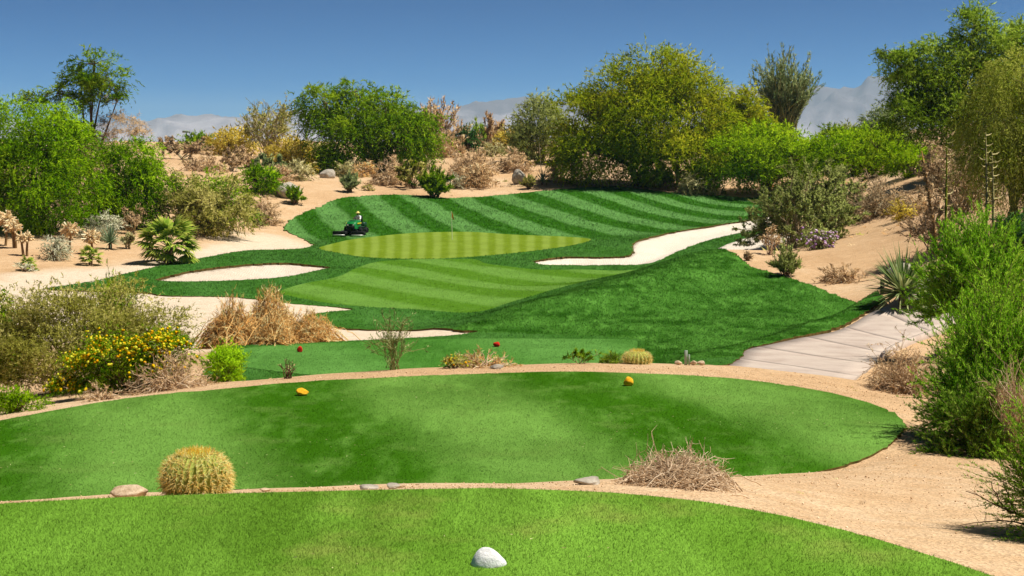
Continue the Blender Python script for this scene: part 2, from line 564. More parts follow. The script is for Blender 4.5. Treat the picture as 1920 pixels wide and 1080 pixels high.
def turf_material(name, dark, light, stripe=None, amount=.8, mottle=.5, fine=30.0, dry=None, edge=.2, ymask=None, speck=.45):
    dark, light = tuple(c * TURF_GAIN for c in dark), tuple(c * TURF_GAIN for c in light)
    m = NT(name)
    p = m.pos()
    sep = m.n('SeparateXYZ')
    m.set(sep.inputs[0], p)
    x, y = sep.outputs[0], sep.outputs[1]
    col = m.mix(.5, dark, light)
    if stripe:
        slope, fan, y0, period, phase = stripe
        yy = m.math('SUBTRACT', y, y0)
        s = m.math('ADD', x, m.math('MULTIPLY', yy, slope))
        s = m.math('ADD', s, m.math('MULTIPLY', m.math('MULTIPLY', x, yy), fan))
        s = m.math('ADD', s, m.math('MULTIPLY', m.math('SUBTRACT', m.noise(.35 * 3.6 / period, 2, vec=p), .5), period * .22))
        w = m.math('SINE', m.math('ADD', m.math('MULTIPLY', s, TAU / period), phase))
        f = m.rng01(w, -edge * 2.5, edge * 2.5)
        if ymask:
            amount = m.rng01(y, ymask[0], ymask[1], ymask[2], amount)
        f = m.math('ADD', m.math('MULTIPLY', m.math('SUBTRACT', f, .5), amount), .5 if not ymask else m.rng01(y, ymask[0], ymask[1], .3, .5))
        col = m.mix(f, dark, light)
    big = m.noise(.55 if not stripe else .35, 4, .6, p)
    col = m.mix(m.math('MULTIPLY', m.rng01(big, .35, .7), mottle), col, tuple(c * .62 for c in dark))
    streak = m.n('Mapping')
    m.set(streak.inputs[0], p)
    streak.inputs['Rotation'].default_value = (0, 0, .35)
    streak.inputs['Scale'].default_value = (1.6, .5, 1)
    col = m.mix(m.math('MULTIPLY', m.rng01(m.noise(1.4, 4, .65, streak.outputs[0]), .45, .75), mottle * .8), col, tuple(min(1, c * 1.35) for c in light))
    if dry:
        col = m.mix(m.math('MULTIPLY', m.rng01(m.noise(1.1, 4, .6, p), .5, .75), .55), col, dry)
    t = m.math('ADD', m.math('MULTIPLY', m.attr('tint'), speck), 1 - speck / 2)
    fn = m.noise(fine, 3, .7, p)
    t = m.math('MULTIPLY', t, m.math('ADD', m.math('MULTIPLY', fn, speck * 1.2), 1 - speck * .6))
    cc = m.n('CombineXYZ')
    for i in range(3):
        m.set(cc.inputs[i], t)
    col = m.mix(1.0, col, cc.outputs[0], 'MULTIPLY')
    nrm = m.vmath('NORMALIZE', m.attr('fn', 'Vector'))
    return m.leaf(col, .22, normal=m.bump(fn, .35, .03, nrm))


def sand_material(name, lo, mid, hi, pale=False, rake=0.0):
    m = NT(name)
    p = m.pos()
    a = m.noise(.12, 5, .6, p)
    b = m.noise(2.2, 5, .65, p)
    c = m.noise(38, 3, .7, p)
    col = m.ramp(m.math('ADD', m.math('MULTIPLY', a, .6), m.math('MULTIPLY', b, .4)), (.3, lo), (.5, mid), (.68, hi))
    if pale:
        f = m.attr('pale')
        col = m.mix(f, col, m.ramp(b, (.3, srgb(206, 186, 158)), (.7, srgb(222, 205, 180))))
    v = m.n('TexVoronoi')
    v.inputs['Scale'].default_value = 45
    m.set(v.inputs['Vector'], p)
    sp = m.rng01(m.vmath('DOT_PRODUCT', v.outputs['Color'], (.5, .3, .2)), .25, .75, .72, 1.18)
    cc = m.n('CombineXYZ')
    for i in range(3):
        m.set(cc.inputs[i], sp)
    col = m.mix(.8, col, cc.outputs[0], 'MULTIPLY')
    h = m.math('ADD', m.math('MULTIPLY', c, .4), m.math('MULTIPLY', b, .9))
    wv = m.n('TexWave')
    wv.inputs['Scale'].default_value = 2.2
    wv.inputs['Distortion'].default_value = 5
    m.set(wv.inputs['Vector'], p)
    h = m.math('ADD', h, m.math('MULTIPLY', wv.outputs['Fac'], rake))
    n1 = m.bump(h, .5, .06)
    n2 = m.bump(v.outputs['Distance'], .5, .02, n1)
    return m.pbr(col, .95, .1, n2)


SAND = sand_material('desert_sand', srgb(176, 140, 100), srgb(198, 164, 124), srgb(214, 186, 150), True)
BUNKER_SAND = sand_material('white_bunker_sand', srgb(212, 198, 176), srgb(222, 210, 190), srgb(228, 218, 200), rake=.3)
BUNKER_TAN = sand_material('tan_bunker_sand', srgb(196, 178, 156), srgb(210, 194, 172), srgb(220, 206, 188), rake=.3)
ST = (.33, .003, 120.0)
T_FRONT = turf_material('tee_turf_front', srgb(90, 132, 34), srgb(120, 162, 60), (.2, 0, 8, 2.6, .5), .35, .5, 60, srgb(158, 168, 84), speck=.65)
T_MID = turf_material('tee_turf_middle', srgb(52, 98, 12), srgb(106, 146, 64), (.33, 0, 19, 4.6, 2.2), .95, .45, 40, edge=.35, dry=srgb(112, 146, 66), speck=.4)
T_RED = turf_material('tee_turf_red', srgb(60, 110, 34), srgb(94, 140, 66), (.33, 0, 45, 9.0, .4), .7, .35, 25, edge=.4)
T_ROUGH = turf_material('rough_turf', srgb(44, 90, 16), srgb(90, 134, 68), (*ST, 4.9, 1.2), 1.05, .3, 14, edge=.17, ymask=(104, 112, .12))
T_MOUND = turf_material('mound_turf', srgb(46, 96, 20), srgb(84, 130, 52), None, .5, .9, 14)
T_FAIR = turf_material('fairway_turf', srgb(76, 116, 28), srgb(100, 138, 58), (.62, 0, 70, 5.6, .4), .95, .25, 16, edge=.22)
T_GREEN = turf_material('putting_green_turf', srgb(98, 120, 26), srgb(122, 142, 58), (0.0, -.0097, 103, 1.14, .3), .85, .25, 20, edge=.35)
THATCH = NT('turf_edge')
THATCH = THATCH.pbr(THATCH.ramp(THATCH.noise(9, 3, .6, THATCH.pos()), (.35, srgb(70, 62, 28)), (.7, srgb(120, 100, 58))), .95, .05)

# ------------------------------------------------------------------ ground sheet
BUNKERS = (BUNKER_A, BUNKER_B)


def ground_z(x, y):
    z = terrain(x, y)
    X = np.stack([x, y], 1)
    for P, dep in ((TEE1, .12), (TEE2, .15), (ROUGH[::3], .35)):
        near = (y > P[:, 1].min() - 3) & (y < P[:, 1].max() + 3)
        s = sdist(P, X[near])
        z[near] -= dep * sstep(-.1, -1.0, s) if len(P) < 200 or P is TEE2 else dep * sstep(-.3, -2.0, s) + 1.0 * sstep(-3, -6, s)
    return z


rows = np.concatenate([np.linspace(-40, 3.5, 12), np.geomspace(4, 300, 500), np.geomspace(310, 14000, 50)])
acol = np.concatenate([np.linspace(-2.2, -.48, 14), np.linspace(-.46, .46, 280), np.linspace(.48, 2.2, 14)])
GX = acol[None, :] * np.maximum(rows, 6)[:, None]
GX[rows > 300] = acol[None, :] * rows[rows > 300][:, None] * .6
GY = np.repeat(rows[:, None], len(acol), 1)
gx, gy = GX.ravel(), GY.ravel()
gz = ground_z(gx, gy)
_r = rng(5)


def vnoise(x, y, sc, seed):
    """cheap smooth value noise from a few random sines"""
    r = rng(seed)
    k = r.normal(size=(14, 2)) / sc
    ph = r.uniform(0, TAU, 14)
    return np.sin(x[:, None] * k[:, 0] + y[:, None] * k[:, 1] + ph).sum(1) / 14 ** .5


_off = np.minimum.reduce([sdist(P, np.stack([gx, gy], 1)) for P in (TEE1, TEE2, ROUGH[::3])])
gz += sstep(.3, 3, _off) * (vnoise(gx, gy, .45, 11) * .012 + vnoise(gx, gy, 2.5, 12) * .05 * sstep(20, 60, gy)) * (gy < 320)
pale_px = [(-150, 560), (0, 522), (120, 508), (250, 492), (330, 480), (420, 450), (500, 440), (540, 445), (600, 462), (500, 480), (330, 500), (500, 560), (700, 580), (900, 625), (700, 645), (420, 655), (340, 650), (200, 640), (0, 640)]
PALE = smooth_poly(hits(pale_px), 3)
pale = 1 - sstep(-1.5, 2.0, sdist(PALE, np.stack([gx, gy], 1)) + vnoise(gx, gy, 2.0, 14) * .8)
nr, nc = GX.shape
ii = np.arange(nr * nc).reshape(nr, nc)
quads = np.stack([ii[:-1, :-1], ii[:-1, 1:], ii[1:, 1:], ii[1:, :-1]], -1).reshape(-1, 4)
link('ground', make_mesh('ground', np.stack([gx, gy, gz], 1), quads, [SAND], attrs={'pale': pale}, smooth=True), kind='structure')


# ------------------------------------------------------------------ turf sheets, green and bunkers: one shared triangulation
def triangulate(polys, da, dl):
    allp = np.concatenate(polys)
    W = [np.stack([P[:, 0] / P[:, 1], np.log(P[:, 1])], 1) for P in polys]
    lo, hi = np.concatenate(W).min(0), np.concatenate(W).max(0)
    A, L = np.meshgrid(np.arange(lo[0], hi[0], da), np.arange(lo[1], hi[1], dl))
    A = A + (np.arange(A.shape[0]) % 2)[:, None] * da / 2
    pts = np.stack([A.ravel(), L.ravel()], 1)
    sc = np.array([1, da / dl])
    keep = sdist(W[0] * sc, pts * sc) < -da * .4
    for w in W:
        keep &= np.abs(sdist(w * sc, pts * sc)) > da * .4
    pts = pts[keep]
    vs, es, b = [], [], 0
    for w in W:
        vs.append(w)
        es += [(b + i, b + (i + 1) % len(w)) for i in range(len(w))]
        b += len(w)
    vs.append(pts)
    vs = np.concatenate(vs) * sc * 100
    res = delaunay_2d_cdt([Vector(v) for v in vs], es, [], 0, 1e-7)
    V = np.array([tuple(v) for v in res[0]]) / sc / 100
    Tr = np.array([f for f in res[2] if len(f) == 3])
    y = np.exp(V[:, 1])
    XY = np.stack([V[:, 0] * y, y], 1)
    return XY, Tr


def tri_normals(V, Tr):
    n = np.cross(V[Tr[:, 1]] - V[Tr[:, 0]], V[Tr[:, 2]] - V[Tr[:, 0]])
    n[n[:, 2] < 0] *= -1
    N = np.zeros_like(V)
    for i in range(3):
        np.add.at(N, Tr[:, i], n)
    return unit(N)


def sheet(name, V, Tr, mat, lip, kind='structure', skirt_mat=None):
    """one surface with a short skirt along its border"""
    d = (V[Tr[:, 1]] - V[Tr[:, 0]])[:, :2]
    e = (V[Tr[:, 2]] - V[Tr[:, 0]])[:, :2]
    flip = d[:, 0] * e[:, 1] - d[:, 1] * e[:, 0] < 0
    Tr = Tr.copy()
    Tr[flip] = Tr[flip][:, [0, 2, 1]]
    used = np.unique(Tr)
    mp = np.full(len(V), -1)
    mp[used] = np.arange(len(used))
    V2, T2 = V[used], mp[Tr]
    N2 = tri_normals(V2, T2)
    ed = np.concatenate([T2[:, [0, 1]], T2[:, [1, 2]], T2[:, [2, 0]]])
    key = np.sort(ed, 1)
    _, inv, cnt = np.unique(key[:, 0] * len(V2) + key[:, 1], return_inverse=True, return_counts=True)
    be = ed[cnt[inv.ravel()] == 1]
    fm = np.zeros(len(T2))
    F, VV, NN = T2, V2, N2
    if lip:
        bv = np.unique(be)
        m2 = np.full(len(V2), -1)
        m2[bv] = len(V2) + np.arange(len(bv))
        low = V2[bv] - [0, 0, lip]
        VV = np.concatenate([V2, low])
        NN = np.concatenate([N2, N2[bv]])
        sk = np.concatenate([np.stack([be[:, 0], m2[be[:, 0]], m2[be[:, 1]]], 1), np.stack([be[:, 0], m2[be[:, 1]], be[:, 1]], 1)])
        F = np.concatenate([T2, sk])
        fm = np.concatenate([fm, np.ones(len(sk))])
    me = make_mesh(name, VV, F, [mat, skirt_mat or THATCH], fm, {'tint': np.full(len(VV), .5), 'fn': NN}, np.concatenate([np.ones(len(T2), bool), np.zeros(len(F) - len(T2), bool)]))
    o = link(name, me, kind=kind)
    return o, V2, T2, N2


def scatter(V, Tr, N, dens, r, keep=None):
    """random points over triangles, dens(y) per square metre"""
    a, b, c = V[Tr[:, 0]], V[Tr[:, 1]], V[Tr[:, 2]]
    area = np.linalg.norm(np.cross(b - a, c - a), axis=1) / 2
    cen = (a + b + c) / 3
    n = r.poisson(area * dens(cen))
    t = np.repeat(np.arange(len(Tr)), n)
    u, v = r.random(len(t)), r.random(len(t))
    s = u + v > 1
    u[s], v[s] = 1 - u[s], 1 - v[s]
    P = a[t] + (b[t] - a[t]) * u[:, None] + (c[t] - a[t]) * v[:, None]
    return P, N[Tr[t, 0]]


def grass(name, V, Tr, N, dens, hgt, wid, mat, seed):
    r = rng(seed)
    P, fn = scatter(V, Tr, N, dens, r)
    n = len(P)
    d = unit(np.stack([r.normal(size=n) * .45, r.normal(size=n) * .45, np.ones(n)], 1))
    y = P[:, 1]
    h, w = hgt(y) * r.uniform(.6, 1.25, n), wid(y) * r.uniform(.7, 1.3, n)
    Vb, F = leaf_tris(P - [0, 0, .004], d, h, w, r)
    fnb = np.repeat(unit(fn + r.normal(size=(n, 3)) * .16), 3, 0)
    tint = np.repeat(np.clip(r.normal(.5, .3, n), -.2, 1.4), 3)
    return link(name, make_mesh(name, Vb, F, [mat], attrs={'tint': tint, 'fn': fnb}), kind='stuff'), n


for nm, P, z, mat, da, dl, seed in (('front_tee', TEE1, Z1, T_FRONT, .02, .03, 21), ('middle_tee', TEE2, Z2, T_MID, .012, .02, 22)):
    XY, Tr = triangulate([roughen(P, .08, seed)], da, dl)
    cen = XY[Tr].mean(1)
    Tr = Tr[sdist(P, cen) < .02]
    zz = np.full(len(XY), z) + vnoise(XY[:, 0], XY[:, 1], .8, seed) * .006
    o, V2, T2, N2 = sheet(nm, np.column_stack([XY, zz]), Tr, mat, .14)
    vis = lambda c: (np.abs(c[:, 0]) < .44 * c[:, 1] + .8)
    if nm == 'front_tee':
        grass('short_grass', V2, T2, N2, lambda c: 12500 * vis(c) * (c[:, 1] > 6.0), lambda y: .021 + 0 * y, lambda y: .0037 + 0 * y, mat, 31)
    else:
        grass('short_grass', V2, T2, N2, lambda c: 2400 * vis(c), lambda y: .018 + 0 * y, lambda y: .009 + 0 * y, mat, 32)

XY, Tr = triangulate([ROUGH, BUNKER_A, BUNKER_B, GREEN, FAIRWAY, TEE3], .0028, .008)
cen = XY[Tr].mean(1)
reg = np.zeros(len(Tr), int)
reg[sdist(ROUGH, cen) > 0] = -1
for k, P in ((1, FAIRWAY), (2, GREEN), (3, TEE3), (4, BUNKER_A), (5, BUNKER_B)):
    reg[(reg >= 0) & (sdist(P, cen) < 0)] = k
zt = terrain(XY[:, 0], XY[:, 1])
LIP = .06
und = vnoise(XY[:, 0], XY[:, 1], 2.2, 41) * .035
flat = np.minimum(sstep(0, 2, sdist(GREEN, XY)), sstep(0, 2, sdist(TEE3, XY)))
zturf = zt + LIP + und * flat
Vt = np.column_stack([XY, zturf])
# the grass west of the cart path is plain rough, the rest is striped
mound_line = smooth_poly(hits([(860, 640, 49), (930, 615, 54), (960, 600, 58), (1020, 575, 62.5), (1100, 556, 66.5), (1200, 532, 72), (1280, 505, 76), (1330, 488, 74), (1380, 480, 73), (1700, 520, 60), (1720, 650, 38), (1400, 720, 34), (1150, 705, 33), (1190, 660, 43.5), (1180, 640, 47)]), 4)
mound = (sdist(mound_line, cen) < 0) & (reg == 0)
sheets = {}
for nm, sel, mat in (('rough', (reg == 0) & ~mound, T_ROUGH), ('rough_hillside', mound, T_MOUND), ('fairway', reg == 1, T_FAIR), ('putting_green', reg == 2, T_GREEN), ('red_tee', reg == 3, T_RED)):
    sheets[nm] = sheet(nm, Vt, Tr[sel], mat, .3)
for nm, P, sel, mat in (('bunker', BUNKER_A, reg == 4, BUNKER_TAN), ('bunker', BUNKER_B, reg == 5, BUNKER_SAND)):
    Vb = Vt.copy()
    s = -sdist(P, XY)
    Vb[:, 2] -= .13 + .35 * sstep(0, 2.5, s) - vnoise(XY[:, 0], XY[:, 1], .8, 43) * .02
    o = sheet(nm, Vb, Tr[sel], mat, .25, skirt_mat=mat)[0]
SMALL_PX = [(1296, 487, 76.5), (1345, 470, 86), (1400, 454, 90), (1450, 439, 93), (1490, 440, 90), (1470, 462, 82), (1420, 474, 78), (1385, 480, 75), (1345, 486, 72)]
SMALL = roughen(smooth_poly(hits(SMALL_PX), 5), .03, 4)
XYs, Ts = triangulate([SMALL], .0022, .008)
Ts = Ts[sdist(SMALL, XYs[Ts].mean(1)) < .02]
sheet('bunker', np.column_stack([XYs, terrain(XYs[:, 0], XYs[:, 1]) + .07]), Ts, BUNKER_SAND, .2, skirt_mat=BUNKER_SAND)
dd = lambda k: (lambda c: k * (50 / np.maximum(c[:, 1], 30)) ** 2)
for nm, k, hh in (('rough', 190, .05), ('rough_hillside', 260, .06), ('red_tee', 300, .03), ('fairway', 140, .025)):
    o, V2, T2, N2 = sheets[nm]
    grass('short_grass', V2, T2, N2, dd(k), lambda y: hh * np.maximum(y, 30) / 50, lambda y: .024 * np.maximum(y, 30) / 50, o.data.materials[0], 33)


# ------------------------------------------------------------------ mountains and air
MTN = NT('mountain_rock')
_p = MTN.pos()
_s = MTN.n('SeparateXYZ')
MTN.set(_s.inputs[0], _p)
_h = MTN.math('ADD', MTN.math('MULTIPLY', _s.outputs[2], 1 / 420), MTN.math('MULTIPLY', MTN.math('SUBTRACT', MTN.noise(.004, 6, .65, _p), .5), 1.1))
MTN = MTN.pbr(MTN.ramp(_h, (.05, (.47, .43, .42)), (.3, (.33, .295, .30)), (.6, (.16, .14, .145))), .95, .05)   # pale alluvial fans below, dark rock above
SKY_X = np.array([-900, -500, -200, 0, 200, 280, 330, 420, 450, 560, 700, 760, 850, 900, 930, 985, 1030, 1100, 1200, 1300, 1360, 1430, 1500, 1560, 1600, 1622, 1650, 1700, 1800, 1950, 2300, 2900])
SKY_Y = np.array([235, 226, 230, 224, 226, 221, 214, 213, 218, 208, 195, 196, 194, 190, 188, 182, 187, 176, 166, 164, 160, 166, 160, 156, 153, 142, 144, 150, 158, 170, 200, 225])
D_RIDGE, D_FOOT = 7600.0, 4300.0
ma = np.linspace(-.75, .75, 620)
mt = np.linspace(0, 1.25, 90)
MA, MTT = np.meshgrid(ma, mt)
MY = D_FOOT + (D_RIDGE - D_FOOT) * MTT
MX = MA * MY
_, sky_slope = ray(960, np.interp(ma * F_PX * 1.005 + 960, SKY_X, SKY_Y))
peak = sky_slope * D_RIDGE + CAM_Z


def ridged(x, y, sc, seed):
    v = np.zeros(x.size)
    amp, tot = 1.0, 0.0
    for o in range(5):
        n = vnoise(x.ravel(), y.ravel(), sc / 2 ** o, seed + o)
        v += amp * (1 - np.minimum(np.abs(n), 1.2))
        tot += amp
        amp *= .52
    return (v / tot).reshape(x.shape)


rd = ridged(MX, MY, 330, 71)
prof = np.where(MTT <= 1, MTT ** 1.25, 1 - (MTT - 1) * 1.6)
spur = np.clip(rd, 0, 1.1) ** 1.5
MZ = peak[None, :] * prof * (1 - (1 - spur) * 1.45 * np.sin(np.clip(MTT, 0, 1) * math.pi) ** .8)
MZ += peak[None, :] * .18 * (ridged(MX, MY, 130, 81) - .6) * np.clip(MTT, .1, 1)
MZ = np.maximum(MZ, -2) + CAM_Z - 6
ni, nj = MX.shape
ii = np.arange(ni * nj).reshape(ni, nj)
quads = np.stack([ii[:-1, :-1], ii[:-1, 1:], ii[1:, 1:], ii[1:, :-1]], -1).reshape(-1, 4)
link('mountains', make_mesh('mountains', np.stack([MX.ravel(), MY.ravel(), MZ.ravel()], 1), quads, [MTN], smooth=True), kind='structure')

HZ = NT('haze_air')
pv = HZ.n('VolumePrincipled')
pv.inputs['Color'].default_value = (.42, .72, 1.0, 1)
pv.inputs['Density'].default_value = 7e-5
pv.inputs['Anisotropy'].default_value = .2
HZ.t.links.new(pv.outputs[0], HZ.out.inputs['Volume'])
hx, hy0, hy1, hz0, hz1 = 20000, -400, 14500, -1.5, 470
HV = np.array([(x, y, z) for z in (hz0, hz1) for y in (hy0, hy1) for x in (-hx, hx)], float)
HF = np.array([(0, 2, 3, 1), (4, 5, 7, 6), (0, 1, 5, 4), (2, 6, 7, 3), (0, 4, 6, 2), (1, 3, 7, 5)])
link('haze', make_mesh('haze', HV, HF, [HZ.m]), kind='stuff')

# ------------------------------------------------------------------ cart path
CONC = NT('path_concrete')
_p = CONC.pos()
CONC = CONC.pbr(CONC.ramp(CONC.math('ADD', CONC.math('MULTIPLY', CONC.noise(1.2, 5, .6, _p), .7), CONC.math('MULTIPLY', CONC.noise(30, 3, .7, _p), .3)),
                          (.35, srgb(166, 148, 134)), (.5, srgb(184, 168, 154)), (.68, srgb(196, 182, 166))), .85, .2, CONC.bump(CONC.noise(60, 2, .6, _p), .3, .01))
JOINT = NT('path_joint')
JOINT = JOINT.pbr(srgb(160, 146, 132), .95, .05)
nx = 7


def path_grid(i0, i1, inset0, inset1, up, thick):
    rowsL = []
    tt = np.linspace(i0 + inset0, i1 - inset1, SUB + 1)
    ar = np.arange(len(eL))
    L = np.stack([np.interp(tt, ar, eL[:, k]) for k in (0, 1)], 1)
    R = np.stack([np.interp(tt, ar, eR[:, k]) for k in (0, 1)], 1)
    u = np.linspace(0, 1, nx)
    G = L[:, None] * (1 - u)[None, :, None] + R[:, None] * u[None, :, None]
    z = terrain(G[..., 0], G[..., 1]).reshape(G.shape[:2]) + up
    top = np.dstack([G, z])
    bot = top - [0, 0, thick]
    return top, bot


def slab_mesh(name, top, bot, mat):
    a, b = top.shape[:2]
    V = np.concatenate([top.reshape(-1, 3), bot.reshape(-1, 3)])
    idx = np.arange(a * b).reshape(a, b)
    q = np.stack([idx[:-1, :-1], idx[:-1, 1:], idx[1:, 1:], idx[1:, :-1]], -1).reshape(-1, 4)
    ring = np.concatenate([idx[0, :], idx[1:, -1], idx[-1, -2::-1], idx[-2:0:-1, 0]])
    r2 = np.roll(ring, -1)
    side = np.stack([ring, ring + a * b, r2 + a * b, r2], 1)
    return make_mesh(name, V, np.concatenate([q, side]), [mat])


t_, b_ = [], []
path_top = [path_grid(i * SUB, (i + 1) * SUB, 0, 0, .05, .2) for i in range(NS)]
base_top = np.concatenate([path_top[0][0]] + [q[0][1:] for q in path_top[1:]])
path = link('cart_path', slab_mesh('cart_path', base_top, base_top - [0, 0, .25], JOINT), kind='structure')
for i in range(NS):
    link('slab', slab_mesh('slab', *path_grid(i * SUB, (i + 1) * SUB, .012, .012, .06, .1), CONC), path)
kl = np.arange(23, len(eR) - 10)
kp = eR[kl]
tn = unit(np.gradient(kp, axis=0))
nn = np.stack([tn[:, 1], -tn[:, 0]], 1)
kg = np.stack([kp + nn * o for o in (.0, .03, .15, .2)], 1)
kz = terrain(kg[..., 0], kg[..., 1]).reshape(kg.shape[:2]) + np.array([.07, .17, .17, .05])
ktop = np.dstack([kg, kz])
link('kerb', slab_mesh('kerb', ktop, ktop - [0, 0, .2], CONC), path)


# ------------------------------------------------------------------ plant materials
def leaf_material(name, c1, c2, c3, trans=.36, mixn=.68):
    m = NT(name)
    c = [tuple(min(v * (1.3 if trans > .2 else 1.1), .9) for v in srgb(*k)) for k in (c1, c2, c3)]
    col = m.ramp(m.attr('tint'), (.1, c[0]), (.5, c[1]), (.92, c[2]))
    return m.leaf(col, trans, mixn)


LM = {
    'mesquite': leaf_material('mesquite_leaf', (84, 106, 8), (132, 148, 16), (184, 180, 44)),
    'bright': leaf_material('bright_green_leaf', (56, 90, 2), (98, 138, 4), (150, 180, 26)),
    'lime': leaf_material('lime_leaf', (84, 122, 6), (124, 158, 10), (166, 190, 34)),
    'limebright': leaf_material('lime_bright_leaf', (104, 150, 10), (146, 190, 20), (186, 214, 50), .45),
    'mid': leaf_material('green_leaf', (56, 90, 4), (98, 132, 10), (144, 166, 32)),
    'broom': leaf_material('broom_leaf', (76, 122, 14), (122, 172, 30), (172, 208, 66), .45, .5),
    'broomdark': leaf_material('dark_broom_leaf', (62, 96, 18), (102, 138, 34), (150, 174, 66), .35, .5),
    'greygreen': leaf_material('grey_green_leaf', (84, 104, 56), (124, 138, 82), (164, 170, 116)),
    'paloverde': leaf_material('palo_verde_leaf', (84, 112, 14), (124, 152, 32), (170, 190, 72)),
    'weep': leaf_material('weeping_leaf', (92, 108, 20), (134, 146, 42), (182, 184, 84)),
    'olive': leaf_material('olive_leaf', (104, 108, 32), (150, 148, 62), (202, 192, 118)),
    'sage': leaf_material('sage_leaf', (132, 128, 76), (176, 168, 112), (214, 204, 156)),
    'silver': leaf_material('silver_leaf', (148, 150, 116), (190, 188, 154), (222, 218, 192)),
    'tan': leaf_material('dry_tan_leaf', (146, 112, 72), (190, 154, 108), (224, 194, 150), .25),
    'brown': leaf_material('dry_brown_leaf', (136, 112, 74), (172, 144, 104), (204, 176, 138), .25),
    'rose': leaf_material('dry_rose_leaf', (160, 130, 90), (194, 162, 118), (218, 190, 150), .25),
    'gold': leaf_material('gold_leaf', (152, 136, 40), (194, 170, 58), (220, 198, 98)),
    'straw': leaf_material('straw_leaf', (170, 122, 58), (216, 168, 100), (244, 212, 158), .3),
    'dark': leaf_material('dark_evergreen_leaf', (24, 54, 18), (48, 84, 34), (84, 120, 58)),
    'creosote': leaf_material('creosote_leaf', (92, 104, 44), (132, 142, 70), (172, 178, 106)),
    'yucca': leaf_material('yucca_leaf', (70, 92, 50), (120, 138, 84), (196, 196, 136), .25, .3),
    'agave': leaf_material('agave_leaf', (84, 108, 82), (128, 148, 112), (176, 188, 146), .2, .3),
    'palm': leaf_material('palm_leaf', (58, 96, 26), (116, 142, 44), (192, 188, 92), .3, 0.0),
    'purple': leaf_material('purple_petal', (150, 110, 150), (184, 146, 180), (222, 196, 214), .3),
    'yellow': leaf_material('yellow_petal', (220, 160, 14), (242, 190, 24), (252, 216, 70), .3),
    'twig': leaf_material('bare_twig', (150, 122, 92), (190, 162, 128), (222, 200, 168), .0, .0),
    'twiggrey': leaf_material('grey_twig', (122, 108, 84), (158, 144, 112), (190, 178, 146), .0, .0),
    'bark': leaf_material('bark', (70, 54, 40), (104, 84, 62), (138, 116, 90), .0, .0),
    'greenbark': leaf_material('green_bark', (96, 100, 50), (132, 134, 78), (164, 160, 108), .0, .0),
}
PX = 1 / F_PX            # metres per photo pixel per metre of distance
DENS = 2.2               # leaves per render pixel of crown


def sphere_dirs(n, r, zmin=-1.0):
    z = r.uniform(zmin, 1, n)
    a = r.uniform(0, TAU, n)
    s = np.sqrt(1 - z * z)
    return np.stack([np.cos(a) * s, np.sin(a) * s, z], 1)


def crown_geo(lobes, nleaf, px, r, twig=(6, 14), leaf=(3.2, 1.05), droop=.25, outb=.7, upb=.15, clump=.2, per=9, m=0, zmin=-.88, nclump=50, geo=None, floor=.02, shell=.18):
    """foliage: clumps over each lobe, twigs in each clump, slim leaves along each twig. px = metres per render pixel here"""
    g = geo or Geo()
    lobes = np.asarray(lobes, float)
    wgt = (lobes[:, 3] * lobes[:, 5]) ** 1.0
    wgt /= wgt.sum()
    ntw = max(int(nleaf / per), 8)
    nc = max(int(nclump * len(lobes)), 3)
    li = r.choice(len(lobes), nc, p=wgt)
    dirs = sphere_dirs(nc, r, zmin)
    rho = 1 - np.abs(r.normal(0, shell, nc))
    cc = lobes[li, :3] + dirs * lobes[li, 3:] * np.clip(rho, .2, 1.05)[:, None]
    co = unit(dirs / lobes[li, 3:])
    ctint = np.clip(r.normal(.5, .17, nc) + .10 * (lobes[li, 2] > np.median(lobes[:, 2])), .05, .95)
    cw = r.gamma(3, 1, nc)
    ci = r.choice(nc, ntw, p=cw / cw.sum())
    srad = (lobes[li, 3:].mean(1) * clump)[ci, None]
    p0 = cc[ci] + r.normal(size=(ntw, 3)) * srad * [1.25, 1.25, .8]
    o = co[ci]
    d = unit(o * outb + r.normal(size=(ntw, 3)) * .45 + [0, 0, upb])
    ln = r.uniform(twig[0], twig[1], ntw) * px
    k = per
    t = (np.arange(k) + r.random((ntw, k))) / k
    P = p0[:, None] + d[:, None] * (ln[:, None] * t)[..., None]
    P[..., 2] -= droop * ln[:, None] * t * t * 1.4
    dl = d[:, None] * .8 + r.normal(size=(ntw, k, 3)) * .6
    dl[..., 2] -= droop * t * 1.2
    P, dl = P.reshape(-1, 3), unit(dl.reshape(-1, 3))
    n = len(P)
    keep = P[:, 2] > floor
    tw = np.repeat(np.arange(ntw), k)
    V, F = leaf_tris(P[keep], dl[keep], r.uniform(.6, 1.4, n)[keep] * leaf[0] * px, r.uniform(.7, 1.3, n)[keep] * leaf[1] * px, r)
    tint = np.clip(ctint[ci][tw] + r.normal(0, .15, n), 0, 1)[keep]
    fn = unit(o[tw] * .9 + [0, 0, .42] + r.normal(size=(n, 3)) * .25)[keep]
    g.add(V, F, m, np.repeat(tint, 3), np.repeat(fn, 3, 0))
    return g, cc


def auto_lobes(w, dp, h, n, r, z0=.35, flat=1.0, rmin=.2, rmax=.32):
    out = []
    for i in range(n):
        a = i * 2.4 + r.uniform(-.4, .4)
        q = math.sqrt((i + .3) / n) * .36
        z = z0 + (1 - z0) * (.72 - .55 * (q / .36) ** 2) * r.uniform(.75, 1.0) * flat
        rr = r.uniform(rmin, rmax)
        out.append((math.cos(a) * q * w, math.sin(a) * q * dp, z * h, rr * w * .8, rr * dp * .8, min(rr * h * .8, (1 - z) * h + .02 * h)))
    return np.array(out)


